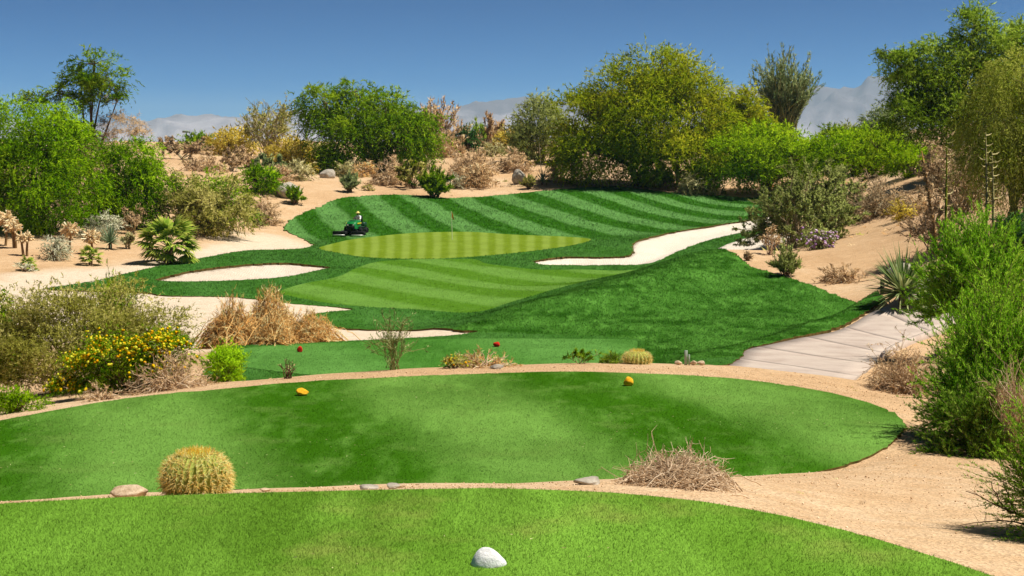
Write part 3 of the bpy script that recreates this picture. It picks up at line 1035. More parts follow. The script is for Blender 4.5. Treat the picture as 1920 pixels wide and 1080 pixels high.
def branch_geo(lobes, cc, h, r, trunk_r, stems=1, lean=(0, 0), sides=6):
    g = Geo()
    fork = np.array([lean[0] * .3, lean[1] * .3, h * .18])
    for s in range(stems):
        b = np.array([r.normal() * trunk_r * 1.2, r.normal() * trunk_r * 1.2, -.25]) if stems > 1 else np.array([0, 0, -.3])
        f = fork + r.normal(size=3) * trunk_r * (1.5 if stems > 1 else .3)
        V, F = tubes(bezier(b, (b + f) / 2 + r.normal(size=3) * trunk_r, f, 7)[None], np.linspace(trunk_r * 1.25, trunk_r * .8, 7)[None], sides + 2)
        g.add(V, F, 0, r.uniform(.3, .6))
        for i, l in enumerate(lobes):
            if stems > 1 and i % stems != s:
                continue
            mid = (f + l[:3]) / 2 + np.array([0, 0, h * .05]) + r.normal(size=3) * h * .03
            V, F = tubes(bezier(f, mid, l[:3], 8)[None], np.linspace(trunk_r * .62, trunk_r * .2, 8)[None], sides)
            g.add(V, F, 0, r.uniform(.3, .6))
            near = cc[np.argsort(((cc - l[:3]) ** 2).sum(1))[:14]]
            P = np.stack([bezier(l[:3], (l[:3] + q) / 2 + r.normal(size=3) * h * .02, q, 5) for q in near])
            V, F = tubes(P, np.linspace(trunk_r * .2, trunk_r * .05, 5)[None].repeat(len(P), 0), 4)
            g.add(V, F, 0, r.uniform(.3, .7))
    return g


def place(cx, by, w, h, d=None):
    p = hit(cx, by, d)
    s = p[1] * PX
    return p, w * s, h * s, p[1] * PX * 1.875        # position, metres wide, metres high, metres per render pixel


def tree(name, cat, label, cx, by, w, h, pal, d=None, lobes=None, n=9, seed=1, stems=1, z0=.05, trunk=None, dens=1.0, group=None, bark='bark', depth=.8, dry=None, **kw):
    r = rng(seed)
    p, W, H, px = place(cx, by, w, h, d)
    L = auto_lobes(W, W * depth, H, n, r, z0) if lobes is None else np.array([(a * W, b * W, c * H, e * W, e * W * .85, f * H) for a, b, c, e, f in lobes])
    area = w * h * .284 * .72
    tr = trunk or max(W, H) * .022
    g, cc = crown_geo(L, area * DENS * dens * 2.5, px, r, **kw)
    root = link(name, None, loc=p, label=label, cat=cat, group=group)
    link('trunk', branch_geo(L, cc, H, r, tr, stems).mesh('trunk', [LM[bark]], True), root)
    link('crown', g.mesh('crown', [LM[pal]]), root)
    if dry:
        g2, _ = crown_geo(np.array([(a * W, b * W, c * H, e * W, e * W * .85, f * H) for a, b, c, e, f in dry[1]]), area * DENS * dry[2], px, r, **{**kw, 'droop': .5, 'leaf': (4, .45)})
        link('dead_spray', g2.mesh('dead_spray', [LM[dry[0]]]), root, label='dry leafless brown twigs of the tree')
    return root


def stem_geo(W, H, r, n, px, spread=1.0, rad=.5, k=6, droopy=.2, wob=.05, sides=3, base=.12, tintm=.5, geo=None, m=0):
    """stems fanning out of the ground to a dome of width W and height H; returns geometry and the stem polylines"""
    g = geo or Geo()
    th = np.arccos(1 - r.random(n) * (1 - math.cos(min(spread, 1.0) * math.pi / 2)))
    ph = r.uniform(0, TAU, n)
    dirv = np.stack([np.sin(th) * np.cos(ph), np.sin(th) * np.sin(ph), np.cos(th)], 1)
    end = dirv * [W / 2, W / 2, H] * r.uniform(.7, 1.06, n)[:, None]
    b = r.normal(size=(n, 3)) * [W * base * .5, W * base * .5, 0]
    b[:, 2] = -.03
    mid = b + (end - b) * .5
    mid[:, 2] += H * .22 * (1 - dirv[:, 2]) + 0.02
    t = np.linspace(0, 1, k)[None, :, None]
    P = b[:, None] * (1 - t) ** 2 + 2 * mid[:, None] * t * (1 - t) + end[:, None] * t * t
    P = P + r.normal(size=P.shape) * wob * min(W, H) * t
    P[..., 2] -= droopy * H * (t[..., 0] ** 3) * np.sin(th)[:, None]
    P[..., 2] = np.maximum(P[..., 2], -.03)
    V, F = tubes(P, np.linspace(rad * 1.3, rad * .45, k)[None] * px * np.ones((n, 1)), sides)
    g.add(V, F, m, np.repeat(np.clip(r.normal(tintm, .25, n), 0, 1), k * sides))
    return g, P


def twigs_on(P, r, n, ln, rad, g, m=0, up=.2, k=3, tmin=.35, sides=3, tintm=.5, spreadn=.6):
    ns, kk, _ = P.shape
    i = r.integers(0, ns, n)
    t = tmin + (1 - tmin) * r.random(n) ** .8
    f = t * (kk - 1)
    j = np.minimum(f.astype(int), kk - 2)
    a = P[i, j] + (P[i, j + 1] - P[i, j]) * (f - j)[:, None]
    tan = unit(P[i, j + 1] - P[i, j])
    d = unit(tan + r.normal(size=(n, 3)) * spreadn + [0, 0, up])
    L = r.uniform(.5, 1.2, n) * ln
    tt = np.linspace(0, 1, k)[None, :, None]
    Q = a[:, None] + d[:, None] * L[:, None, None] * tt + r.normal(size=(n, k, 3)) * ln * .06 * tt
    Q[..., 2] = np.maximum(Q[..., 2], .0)
    V, F = tubes(Q, np.linspace(rad, rad * .5, k)[None] * np.ones((n, 1)), sides)
    g.add(V, F, m, np.repeat(np.clip(r.normal(tintm, .25, n), 0, 1), k * sides))
    return Q


def leaves_on(P, r, n, leaf, px, g, m=0, tmin=.3, alt=.6, up=.1, tintm=.5, kite=False, jit=.6):
    ns, kk, _ = P.shape
    i = r.integers(0, ns, n)
    t = tmin + (1 - tmin) * r.random(n)
    f = t * (kk - 1)
    j = np.minimum(f.astype(int), kk - 2)
    a = P[i, j] + (P[i, j + 1] - P[i, j]) * (f - j)[:, None] + r.normal(size=(n, 3)) * px * jit
    d = unit(unit(P[i, j + 1] - P[i, j]) * alt + r.normal(size=(n, 3)) * .6 + [0, 0, up])
    a[:, 2] = np.maximum(a[:, 2], .01)
    V, F = (leaf_kites if kite else leaf_tris)(a, d, r.uniform(.6, 1.4, n) * leaf[0] * px, r.uniform(.7, 1.3, n) * leaf[1] * px, r)
    q = 4 if kite else 3
    c = P[:, -1].mean(0) * [1, 1, .35]
    fn = unit(unit(a - c) * .7 + [0, 0, .5] + r.normal(size=(n, 3)) * .3)
    st = np.clip(r.normal(tintm, .22, ns), 0, 1)[i]
    g.add(V, F, m, np.repeat(np.clip(st + r.normal(0, .14, n), 0, 1), q), np.repeat(fn, q, 0))


# dome: leafy mound; broom: upright green wands; twig: bare or thin-leaved fan of stems; dry: dead dome of fine stems; reed: arching blades
def shrub(name, cat, label, style, cx, by, w, h, pal, d=None, seed=1, dens=1.0, group=None, stem='bark', flower=None, depth=None, lobes=None, **kw):
    r = rng(seed + 7000)
    stem = 'twig' if style == 'dry' and stem == 'bark' else stem
    p, W, H, px = place(cx, by, w, h, d)
    area = w * h * .284 * .75
    nl = area * DENS * dens * 1.5
    root = link(name, None, loc=p, label=label, cat=cat, group=group)
    gs, gl = Geo(), Geo()
    tips = None
    if style == 'dome':
        n = kw.pop('n', 5 + int(area / 500))
        if lobes is None:
            L = [(0, 0, H * .35, W * .34, W * .32, H * .5)]
            for i in range(n):
                a, q = i * 2.4 + r.uniform(-.3, .3), .26 * math.sqrt((i + .5) / n) * W
                zr = r.uniform(.26, .4) * H
                zc = (.66 - .42 * (q / (.26 * W)) ** 2) * H * r.uniform(.85, 1.05)
                L.append((math.cos(a) * q, math.sin(a) * q, zc, r.uniform(.19, .27) * W, r.uniform(.19, .27) * W, zr))
        else:
            L = [(a * W, b * W, c * H, e * W, e * W * .85, f * H) for a, b, c, e, f in lobes]
        kw.setdefault('nclump', 8 + int(area / 400))
        gl, cc = crown_geo(L, nl, px, r, **kw)
        n = min(len(cc), 26)
        P = np.stack([bezier(np.array([r.normal() * W * .04, r.normal() * W * .04, -.05]), q * [.4, .4, .6], q, 6) for q in cc[:n]])
        V, F = tubes(P, np.linspace(1, .35, 6)[None] * max(.7 * px, W * .006) * np.ones((n, 1)), 4)
        gs.add(V, F, 0, .5)
        tips = cc
    elif style == 'broom':
        gs, P = stem_geo(W, H, r, max(30, int(area / 45)), px, kw.get('spread', .8), kw.get('rad', .5), 6, kw.get('droopy', .05), .03)
        Q = twigs_on(P, r, max(90, int(area / 11)), H * .26, .28 * px, gs, up=.55, spreadn=.42)
        leaves_on(Q, r, int(nl * .8), kw.get('leaf', (3.6, 1.0)), px, gl, up=.35, alt=1.0, tmin=.1)
        leaves_on(P, r, int(nl * .35), kw.get('leaf', (3.6, 1.0)), px, gl, up=.35, alt=1.0, tmin=.25)
        tips = Q[:, -1]
    elif style == 'twig':
        gs, P = stem_geo(W, H, r, max(12, int(area / 80)), px, kw.get('spread', .75), kw.get('rad', .5), 7, kw.get('droopy', .05), .035)
        Q = twigs_on(P, r, max(50, int(area / 13)), H * .24, .3 * px, gs, up=.3, spreadn=.5)
        Q2 = twigs_on(Q, r, max(60, int(area / 10)), H * .13, .2 * px, gs, up=.3, spreadn=.6)
        leaves_on(Q, r, int(nl * .35 * kw.get('leafy', 1)), kw.get('leaf', (2.2, 1.1)), px, gl)
        leaves_on(Q2, r, int(nl * .55 * kw.get('leafy', 1)), kw.get('leaf', (2.2, 1.1)), px, gl)
        tips = Q2[:, -1]
    elif style == 'dry':
        gs, P = stem_geo(W, H, r, max(26, int(area / 26)), px, kw.get('spread', 1.0), kw.get('rad', .4), 7, kw.get('droopy', .35), .05)
        Q = twigs_on(P, r, max(60, int(area / 6)), H * .3, .26 * px, gs, up=-.05, spreadn=.8, tmin=.2)
        leaves_on(Q, r, int(nl * .6), kw.get('leaf', (3.2, .7)), px, gl, alt=.7)
        tips = Q[:, -1]
    elif style == 'reed':
        gs, P = stem_geo(W, H, r, max(60, int(area / 4)), px, kw.get('spread', .8), kw.get('rad', .3), 7, kw.get('droopy', .3), .04, base=kw.get('base', .3))
        leaves_on(P, r, int(nl), kw.get('leaf', (6, .55)), px, gl, alt=1.4, tmin=.1, up=.15)
        tips = P[:, -1]
    link('stem', gs.mesh('stem', [LM[stem]], True), root)
    if gl.V:
        link('foliage', gl.mesh('foliage', [LM[pal]]), root)
    if flower:
        fp, nf, fs, zlo = flower
        c = np.concatenate([np.concatenate(gl.V)[::3]]) if gl.V else tips
        rr = np.linalg.norm((c - [0, 0, H * .3]) / [W / 2, W / 2, H * .7], axis=1)
        ok = c[(rr > .62) & (c[:, 2] > zlo * H) & (c[:, 1] < W * .06)]
        c = ok[r.choice(len(ok), min(nf, len(ok)), replace=False)]
        dirs = unit(c * [1, 1, .6] + [0, -.5 * W, .4 * H] + r.normal(size=c.shape) * .2 * H)
        g = Geo()
        s1 = unit(np.cross(dirs, [0.1, .2, 1.0]))
        s2 = np.cross(dirs, s1)
        npet = 6
        R = r.uniform(.6, 1.25, len(c)) * fs * px
        ring = np.stack([c + (s1 * math.cos(a) + s2 * math.sin(a)) * R[:, None] for a in np.arange(npet) * TAU / npet], 1)
        V = np.concatenate([(c + dirs * R[:, None] * .7)[:, None], ring, (c - dirs * R[:, None] * .5)[:, None]], 1)
        base = np.arange(len(c))[:, None] * (npet + 2)
        F = []
        for i in range(npet):
            j = (i + 1) % npet
            F += [base + [0, 1 + i, 1 + j], base + [npet + 1, 1 + j, 1 + i]]
        fn = unit(dirs + [0, 0, .4])
        g.add(V.reshape(-1, 3), np.concatenate(F), 0, np.repeat(r.random(len(c)), npet + 2), np.repeat(fn, npet + 2, 0))
        link('blossom', g.mesh('blossom', [LM[fp]]), root, kind='stuff')
    return root


# ------------------------------------------------------------------ trees
tree('mesquite_tree', 'tree', 'large bright green mesquite at the far left edge behind the branching cactuses', 62, 446, 310, 262, 'bright', 98, seed=11, stems=3, n=8, droop=.5, upb=0,
     lobes=[(-.25, .05, .72, .26, .22), (.02, 0, .68, .24, .22), (.2, .05, .55, .18, .2), (-.3, -.1, .4, .26, .25), (.1, -.1, .45, .26, .25), (.16, -.22, .2, .22, .19), (-.1, -.2, .2, .25, .2), (.3, 0, .3, .14, .2)])
tree('mesquite_tree', 'tree', 'drooping bright green mesquite right of the tall open tree', 240, 396, 175, 165, 'bright', 104, seed=12, stems=2, droop=.6, upb=0,
     lobes=[(.08, 0, .72, .27, .24), (-.2, 0, .55, .25, .24), (.28, 0, .5, .2, .24), (.05, -.15, .4, .28, .25), (.2, -.1, .2, .22, .17), (-.22, -.05, .28, .2, .2)])
tree('acacia_tree', 'tree', 'tall open tree with bare trunk and brown dead twigs, tallest on the left', 168, 338, 250, 275, 'mid', 116, seed=13, trunk=.2, dens=.17, droop=.35, nclump=12, shell=.35,
     lobes=[(-.34, 0, .67, .13, .055), (-.22, 0, .73, .08, .05), (.06, 0, .91, .17, .075), (.14, 0, .8, .17, .09), (-.04, 0, .8, .13, .09), (.02, 0, .68, .1, .1), (.22, 0, .66, .08, .06), (-.06, 0, .45, .08, .1)],
     dry=('brown', [(.24, 0, .52, .12, .07), (.15, 0, .62, .09, .06), (.3, 0, .42, .14, .05), (.05, 0, .3, .13, .15), (-.05, 0, .2, .1, .1)], .3))
tree('mesquite_tree', 'tree', 'dense green tree with three humps behind the left end of the mown slope', 690, 325, 255, 168, 'mid', 163, seed=14, stems=3, droop=.55, upb=0,
     lobes=[(-.31, 0, .76, .17, .2), (-.1, 0, .87, .11, .13), (.0, 0, .62, .22, .26), (.13, 0, .74, .15, .18), (.37, -.05, .42, .14, .28), (-.1, -.1, .35, .24, .3), (.2, -.1, .35, .2, .28), (-.32, -.05, .42, .15, .25), (.3, -.12, .25, .16, .22)])
tree('acacia_tree', 'tree', 'biggest olive and yellow green tree, right of centre behind the slope', 1205, 350, 335, 250, 'mesquite', 146, seed=15, stems=3, dens=1.25, upb=.2, twig=(8, 18),
     lobes=[(.08, 0, .86, .19, .13), (.22, 0, .7, .2, .17), (-.08, 0, .7, .22, .17), (-.3, 0, .52, .17, .15), (.32, 0, .45, .17, .2), (0, -.1, .45, .27, .22), (-.25, -.1, .27, .22, .22), (.15, -.15, .22, .24, .2), (-.38, -.05, .3, .1, .14)])
tree('acacia_tree', 'tree', 'dark olive tree between the biggest tree and the feathery grey green one', 1392, 350, 125, 188, 'mesquite', 156, seed=16, n=7, z0=.08)
shrub('palo_verde_tree', 'tree', 'feathery grey green tree with upswept twigs before the mountains', 'broom', 1468, 292, 145, 164, 'greygreen', 178, seed=17, stem='greenbark', spread=.55, dens=.8)
tree('acacia_tree', 'tree', 'low yellow green tree spreading behind the right end of the mown slope', 1440, 356, 250, 140, 'lime', 141, seed=18, stems=3, n=10, z0=.08, twig=(6, 14))
tree('acacia_tree', 'tree', 'low yellow green spreading tree above the grey green creosote thicket', 1622, 350, 215, 108, 'lime', 118, seed=19, stems=3, n=9, z0=.08)
tree('palo_verde_tree', 'tree', 'tallest tree at the right, light green and airy against the sky', 1800, 330, 330, 312, 'paloverde', 96, seed=20, stems=2, bark='greenbark', dens=.85, droop=.3, upb=.35, shell=.3,
     lobes=[(.06, 0, .86, .13, .11), (.16, 0, .72, .17, .14), (-.1, 0, .66, .17, .12), (-.33, 0, .62, .11, .09), (-.22, 0, .48, .19, .14), (.1, 0, .48, .24, .17), (-.3, -.05, .34, .16, .14), (.0, -.1, .3, .24, .16), (.33, 0, .55, .2, .2), (.36, 0, .8, .12, .1), (-.42, 0, .72, .05, .04)])
tree('palo_verde_tree', 'tree', 'smaller greyish tree left of the tallest right hand tree', 1660, 272, 110, 112, 'greygreen', 135, seed=21, stems=2, n=6, z0=.08, bark='greenbark')
tree('weeping_tree', 'tree', 'yellow green weeping tree cut off by the right edge', 1905, 440, 225, 320, 'weep', 60, seed=22, stems=2, bark='greenbark', droop=1.2, upb=-.1, twig=(10, 26), leaf=(3.6, .7), per=12,
     lobes=[(.0, 0, .8, .3, .17), (-.25, 0, .62, .22, .18), (.25, 0, .6, .28, .22), (-.05, -.1, .42, .3, .2), (-.3, -.1, .38, .16, .16), (.3, 0, .3, .25, .2)])
tree('evergreen_tree', 'tree', 'dark green dense tree low at the right edge under the weeping tree', 1915, 440, 120, 130, 'dark', 52, seed=23, stems=2, n=7, z0=.08)
shrub('palo_verde_tree', 'tree', 'round grey green tree left of the biggest tree', 'dome', 1012, 318, 124, 134, 'creosote', 166, seed=24, stem='greenbark', dens=1.2, upb=.8, n=9)
shrub('bare_tree', 'tree', 'bare grey brown tree with fanned twigs left of the three humped tree', 'twig', 506, 296, 128, 114, 'olive', 182, seed=25, stem='twiggrey', leafy=.45, spread=.7)
shrub('bare_tree', 'tree', 'tan leafless thicket right of the three humped tree before the mountains', 'broom', 814, 292, 146, 96, 'tan', 192, seed=26, stem='twig', dens=.8, spread=.95)

# ------------------------------------------------------------------ shrubs on the desert bank behind the hole
S = shrub
BK = 'desert shrubs on the bank behind the green'
for i, (nm, lab, st, cx, by, w, h, pal, d, kw) in enumerate([
    ('brittlebush', 'wide golden flowering shrub left of the bare grey tree', 'dome', 437, 296, 105, 44, 'gold', 185, {}),
    ('desert_shrub', 'small dark green shrub below the thin post on the left skyline', 'dome', 367, 284, 62, 26, 'mid', 192, {}),
    ('desert_shrub', 'grey brown twiggy shrub below the left skyline post', 'twig', 345, 306, 92, 40, 'brown', 170, dict(stem='twiggrey')),
    ('desert_shrub', 'reddish dry shrub just above the big round olive bush', 'dry', 378, 326, 84, 38, 'rose', 150, {}),
    ('desert_shrub', 'brown shrub between the golden shrub and the round bright green bush', 'twig', 432, 322, 64, 38, 'brown', 155, dict(stem='twiggrey')),
    ('desert_shrub', 'rosy grey small dry shrub under the golden shrub', 'twig', 462, 318, 40, 32, 'rose', 160, dict(stem='twiggrey')),
    ('brittlebush', 'yellow flowering shrub below the bare grey tree', 'dome', 548, 308, 88, 48, 'gold', 168, {}),
    ('brittlebush', 'dull yellow shrub against the left foot of the three humped tree', 'dome', 588, 300, 60, 40, 'olive', 170, {}),
    ('desert_shrub', 'grey green low shrub just above the round bright green bush', 'twig', 502, 330, 76, 38, 'greygreen', 150, dict(stem='twiggrey')),
    ('desert_shrub', 'rosy brown shrub between bright green bush and pale round shrub', 'dry', 528, 346, 62, 34, 'rose', 143, {}),
    ('desert_shrub', 'round khaki shrub beside the small yellow flowers', 'dome', 558, 343, 54, 32, 'sage', 146, {}),
    ('desert_marigold', 'tiny bright yellow flower clump beside the round khaki shrub', 'dome', 581, 324, 30, 16, 'gold', 158, {}),
    ('desert_shrub', 'round bright green bush behind the grey boulder', 'dome', 487, 363, 76, 52, 'bright', 132, {}),
    ('desert_shrub', 'small upright green shrub on sand at the left end of the mown slope', 'broom', 552, 383, 34, 32, 'mid', None, {}),
    ('desert_shrub', 'dry rosy brush between the big olive bush and the mown slope', 'dry', 494, 418, 62, 60, 'rose', None, {}),
    ('desert_shrub', 'low sage cushion at the foot of the three humped tree', 'dome', 650, 332, 44, 20, 'sage', 157, {}),
    ('desert_shrub', 'rusty dry shrub below the three humped tree', 'dry', 681, 334, 52, 38, 'straw', 156, {}),
    ('desert_shrub', 'dark grey green shrub alone on the sand above the mower', 'broom', 655, 360, 36, 34, 'greygreen', None, {}),
    ('desert_shrub', 'small dry tuft beside the lone grey green shrub', 'dry', 690, 357, 22, 12, 'olive', None, {}),
    ('desert_shrub', 'green undergrowth bush under the left of the three humped tree', 'dome', 622, 316, 66, 44, 'mid', 160, {}),
    ('desert_shrub', 'wide grey rose shrub under the right of the three humped tree', 'dry', 738, 350, 92, 50, 'rose', 147, {}),
    ('desert_shrub', 'olive shrub just left of the full green bush at the slope edge', 'twig', 776, 358, 66, 46, 'olive', 144, dict(leafy=1.4)),
    ('desert_shrub', 'full green bush at the top edge of the mown slope', 'broom', 814, 371, 62, 56, 'mid', None, dict(dens=1.4)),
    ('desert_shrub', 'large pinkish dry shrub right of the full green bush', 'dry', 884, 338, 96, 56, 'rose', 155, {}),
    ('desert_shrub', 'straw yellow low shrub in front of the pinkish dry shrub', 'dome', 892, 350, 76, 32, 'tan', None, {}),
    ('desert_shrub', 'tiny silvery shrub left of the straw yellow shrub', 'dome', 856, 352, 24, 24, 'silver', None, {}),
    ('desert_shrub', 'pale round shrub behind the pinkish dry shrub', 'dome', 924, 306, 32, 22, 'sage', 176, {}),
    ('juniper', 'small dark green upright shrub before the distant mountains', 'dome', 876, 284, 34, 38, 'dark', 190, {}),
    ('desert_shrub', 'tan tall scrub right of the small dark upright shrub', 'broom', 922, 282, 74, 54, 'tan', 194, dict(stem='twig', dens=1.0, spread=.95)),
    ('desert_shrub', 'thin pale green scrub poking up behind the tan tall scrub', 'broom', 903, 266, 52, 42, 'paloverde', 205, dict(dens=.6)),
    ('brittlebush', 'golden yellow shrub left of the round grey green tree', 'dome', 965, 287, 64, 42, 'gold', 184, {}),
    ('desert_shrub', 'dark grey green shrub under the golden yellow shrub', 'dome', 976, 301, 40, 32, 'creosote', 172, {}),
    ('desert_shrub', 'brown dry shrub above the tilted boulder', 'dry', 966, 326, 74, 42, 'rose', 158, {}),
    ('desert_shrub', 'dry brush between agave and the biggest tree', 'dry', 1044, 344, 52, 40, 'brown', 148, {}),
    ('desert_shrub', 'small khaki tuft between the tilted boulder and the agave', 'broom', 992, 353, 24, 20, 'olive', None, {}),
    ('desert_shrub', 'khaki brush with gaps between dry pink shrub and three humped tree', 'dry', 838, 300, 80, 46, 'tan', 178, {}),
    ('desert_shrub', 'low brown brush under the tan leafless thicket', 'dry', 770, 318, 60, 34, 'brown', 165, {}),
    ('desert_shrub', 'olive green shrub under the tan leafless thicket', 'twig', 836, 276, 46, 30, 'olive', 190, dict(leafy=1.4)),
    ('desert_shrub', 'grey green bush at the right foot of the biggest tree', 'broom', 1238, 350, 38, 36, 'creosote', None, {}),
    ('desert_shrub', 'grey dry bush at the right foot of the biggest tree', 'twig', 1268, 346, 46, 42, 'brown', 146, dict(stem='twiggrey')),
    ('desert_shrub', 'bright green bush right of the grey dry bush under the biggest tree', 'broom', 1308, 346, 46, 44, 'mid', 145, {}),
    ('desert_shrub', 'pale yellowish shrub at the grass edge below the low spreading tree', 'dome', 1300, 366, 42, 32, 'sage', None, {}),
    ('desert_shrub', 'tiny dead brush on the bare sand under the biggest tree', 'dry', 1257, 356, 34, 13, 'brown', None, {}),
    ('desert_shrub', 'low brown brush at the foot of the low spreading tree', 'dry', 1340, 366, 50, 26, 'olive', None, {}),
    ('desert_shrub', 'pale domed shrub on the right skyline ridge', 'dome', 1640, 264, 48, 28, 'silver', 158, {}),
    ('desert_shrub', 'rusty shrub left of the pale domed shrub on the ridge', 'dry', 1600, 266, 42, 22, 'straw', 158, {}),
    ('desert_shrub', 'dark low shrub behind the rusty shrub on the ridge', 'dome', 1590, 248, 60, 22, 'creosote', 175, {}),
    ('desert_shrub', 'dusty mauve shrub below the pale domed shrub', 'twig', 1688, 298, 76, 44, 'rose', 138, dict(stem='twiggrey')),
    ('desert_shrub', 'green shrub in the gap between the two skyline humps of scrub', 'dome', 1560, 262, 50, 30, 'mid', 165, {}),
]):
    S(nm, 'shrub', lab, st, cx, by, w * 1.12, h * 1.1, pal, d, seed=200 + i, group=BK, **{'dens': 1.5, **kw})

# ------------------------------------------------------------------ left bank
S('desert_shrub', 'shrub', 'big round olive and green bush beside the fan palm', 'dome', 395, 440, 172, 124, 'olive', 104, seed=301, n=16, nclump=14,
  lobes=[(-.2, 0, .62, .22, .26), (.05, 0, .72, .24, .24), (.25, 0, .58, .2, .26), (-.3, -.1, .35, .17, .24), (0, -.2, .42, .24, .26), (.3, -.12, .32, .18, .26), (-.12, -.25, .2, .2, .18), (.15, -.25, .2, .2, .18)])
S('desert_shrub', 'shrub', 'fresh green growth crowning the big round olive bush', 'dome', 398, 424, 160, 108, 'bright', 107.5, seed=302, dens=.8)
S('desert_shrub', 'shrub', 'pale cream flowering cloud shrub behind the grey yucca', 'dome', 196, 446, 70, 46, 'silver', 96, seed=303)
S('desert_shrub', 'shrub', 'dark brown bare shrub behind the fan palm', 'twig', 246, 432, 66, 46, 'brown', 100, seed=304, stem='twiggrey')
S('desert_shrub', 'shrub', 'dry golden brush under the drooping mesquite', 'dry', 212, 412, 90, 48, 'straw', 104, seed=305)
S('desert_shrub', 'shrub', 'round cream grey shrub on sand between two branching cactuses', 'dome', 103, 487, 50, 42, 'silver', None, seed=306)
S('desert_shrub', 'shrub', 'tiny silvery cushion on the sand at the far left', 'dome', 47, 511, 20, 14, 'silver', None, seed=307)
S('desert_shrub', 'shrub', 'low pale shrub between grey yucca and fan palm', 'twig', 240, 466, 40, 30, 'sage', None, seed=308, stem='twiggrey', leafy=1.3)
S('desert_shrub', 'shrub', 'grey green tuft at the right foot of the olive bush', 'dome', 480, 425, 26, 28, 'creosote', None, seed=309)

# ------------------------------------------------------------------ left foreground thicket
S('desert_broom', 'shrub', 'very large olive bush filling the left foreground', 'dome', 165, 742, 384, 222, 'olive', 27, seed=321, dens=1.5, nclump=30, leaf=(3.0, .9), twig=(6, 14), upb=.6, stem='twiggrey',
  lobes=[(-.35, .05, .6, .2, .25), (-.12, 0, .68, .2, .24), (.12, .05, .66, .2, .26), (.32, .05, .55, .16, .26), (-.4, -.1, .3, .2, .25), (-.2, -.15, .35, .22, .28), (.05, -.1, .4, .24, .28), (.28, -.05, .33, .18, .26)])
S('desert_broom', 'shrub', 'yellow green upright shoots rising out of the large olive bush', 'broom', 212, 715, 130, 182, 'lime', 29, seed=322, spread=.45, dens=.7)
S('leafy_shrub', 'shrub', 'glossy leaved green shrub cut by the left edge', 'dome', -2, 660, 105, 165, 'mid', 31, seed=323, leaf=(4.5, 2.2), per=6, dens=.7)
S('desert_broom', 'shrub', 'thin upright sprig between the left edge shrub and the olive bush', 'broom', 58, 640, 34, 98, 'olive', 33, seed=324, spread=.4)
S('yellow_daisy_bush', 'shrub', 'bush covered in golden yellow flowers before the large olive bush', 'dome', 232, 748, 270, 122, 'mid', 23.6, seed=325, dens=1.0, flower=('yellow', 950, 1.6, .12),
  lobes=[(-.25, -.05, .3, .2, .28), (-.05, 0, .55, .22, .36), (.18, .02, .62, .22, .3), (.34, .05, .6, .14, .24), (-.38, -.1, .12, .1, .14)])
S('dead_brush', 'shrub', 'sprawling pale dead twigs below the yellow flowers', 'dry', 318, 738, 190, 84, 'tan', 23.2, seed=326, stem='twig', dens=.5, rad=.5, droopy=.5)
S('dead_brush', 'shrub', 'low tangle of bleached twigs at the foot of the yellow flowers', 'dry', 190, 752, 120, 34, 'tan', 22, seed=327, stem='twig', dens=.4, rad=.55, droopy=.5)
S('lime_shrub', 'shrub', 'small lime green shrub left of the red tee', 'dome', 424, 720, 88, 74, 'limebright', 28, seed=328, dens=1.6, leaf=(4, .8), upb=.7, n=7)
S('leafy_shrub', 'shrub', 'low green plant under the large olive bush at the left edge', 'dome', 30, 778, 130, 44, 'bright', 21.6, seed=329)
RG = 'dry ornamental grass clumps left of the red tee'
for i, (lab, cx, by, w, h, d) in enumerate([('golden dry grass clump, leftmost beside the waste sand', 436, 652, 112, 104, 47.5), ('golden dry grass clump, tallest and darkest at the back', 508, 640, 104, 114, 50),
                                            ('golden dry grass clump, lower one at the right end', 578, 645, 124, 66, 47), ('golden dry grass clump in the middle front of the group', 512, 650, 92, 72, 46)]):
    S('ornamental_grass', 'grass clump', lab, 'reed', cx, by, w, h, 'straw', d, seed=340 + i, group=RG, stem='straw', spread=1.0, dens=1.2, leaf=(6, .55), droopy=.25, rad=.4, base=.5)

# ------------------------------------------------------------------ beyond the middle tee
S('desert_sprig', 'shrub', 'wispy see-through green shrub standing before the red tee', 'twig', 738, 697, 96, 106, 'greygreen', 24.2, seed=361, leafy=.14, spread=.75, stem='greenbark', rad=.28, dens=.7)
S('dead_brush', 'shrub', 'few dark dead stalks near the left yellow tee marker', 'twig', 540, 717, 56, 38, 'brown', 23.2, seed=362, leafy=.05, spread=.6, stem='bark', dens=.4)
S('dead_brush', 'shrub', 'arched straw coloured mound of dead stems before the red tee', 'dry', 908, 693, 150, 38, 'straw', 24.0, seed=363, stem='twig', rad=.55, dens=.7)
S('desert_marigold', 'shrub', 'low yellow flowering tuft at the left end of the straw mound', 'dome', 852, 697, 46, 20, 'olive', 23.8, seed=364, flower=('yellow', 26, 1.3, .3))
S('desert_sprig', 'shrub', 'faint green wispy plant between straw mound and far barrel cactus', 'twig', 1090, 684, 76, 34, 'mid', 24.6, seed=365, leafy=.5, spread=.75, stem='greenbark', rad=.3)
S('desert_sprig', 'shrub', 'faint green grassy tuft just left of the far barrel cactus', 'reed', 1148, 684, 60, 26, 'mid', 24.8, seed=366, stem='greenbark', dens=.6)

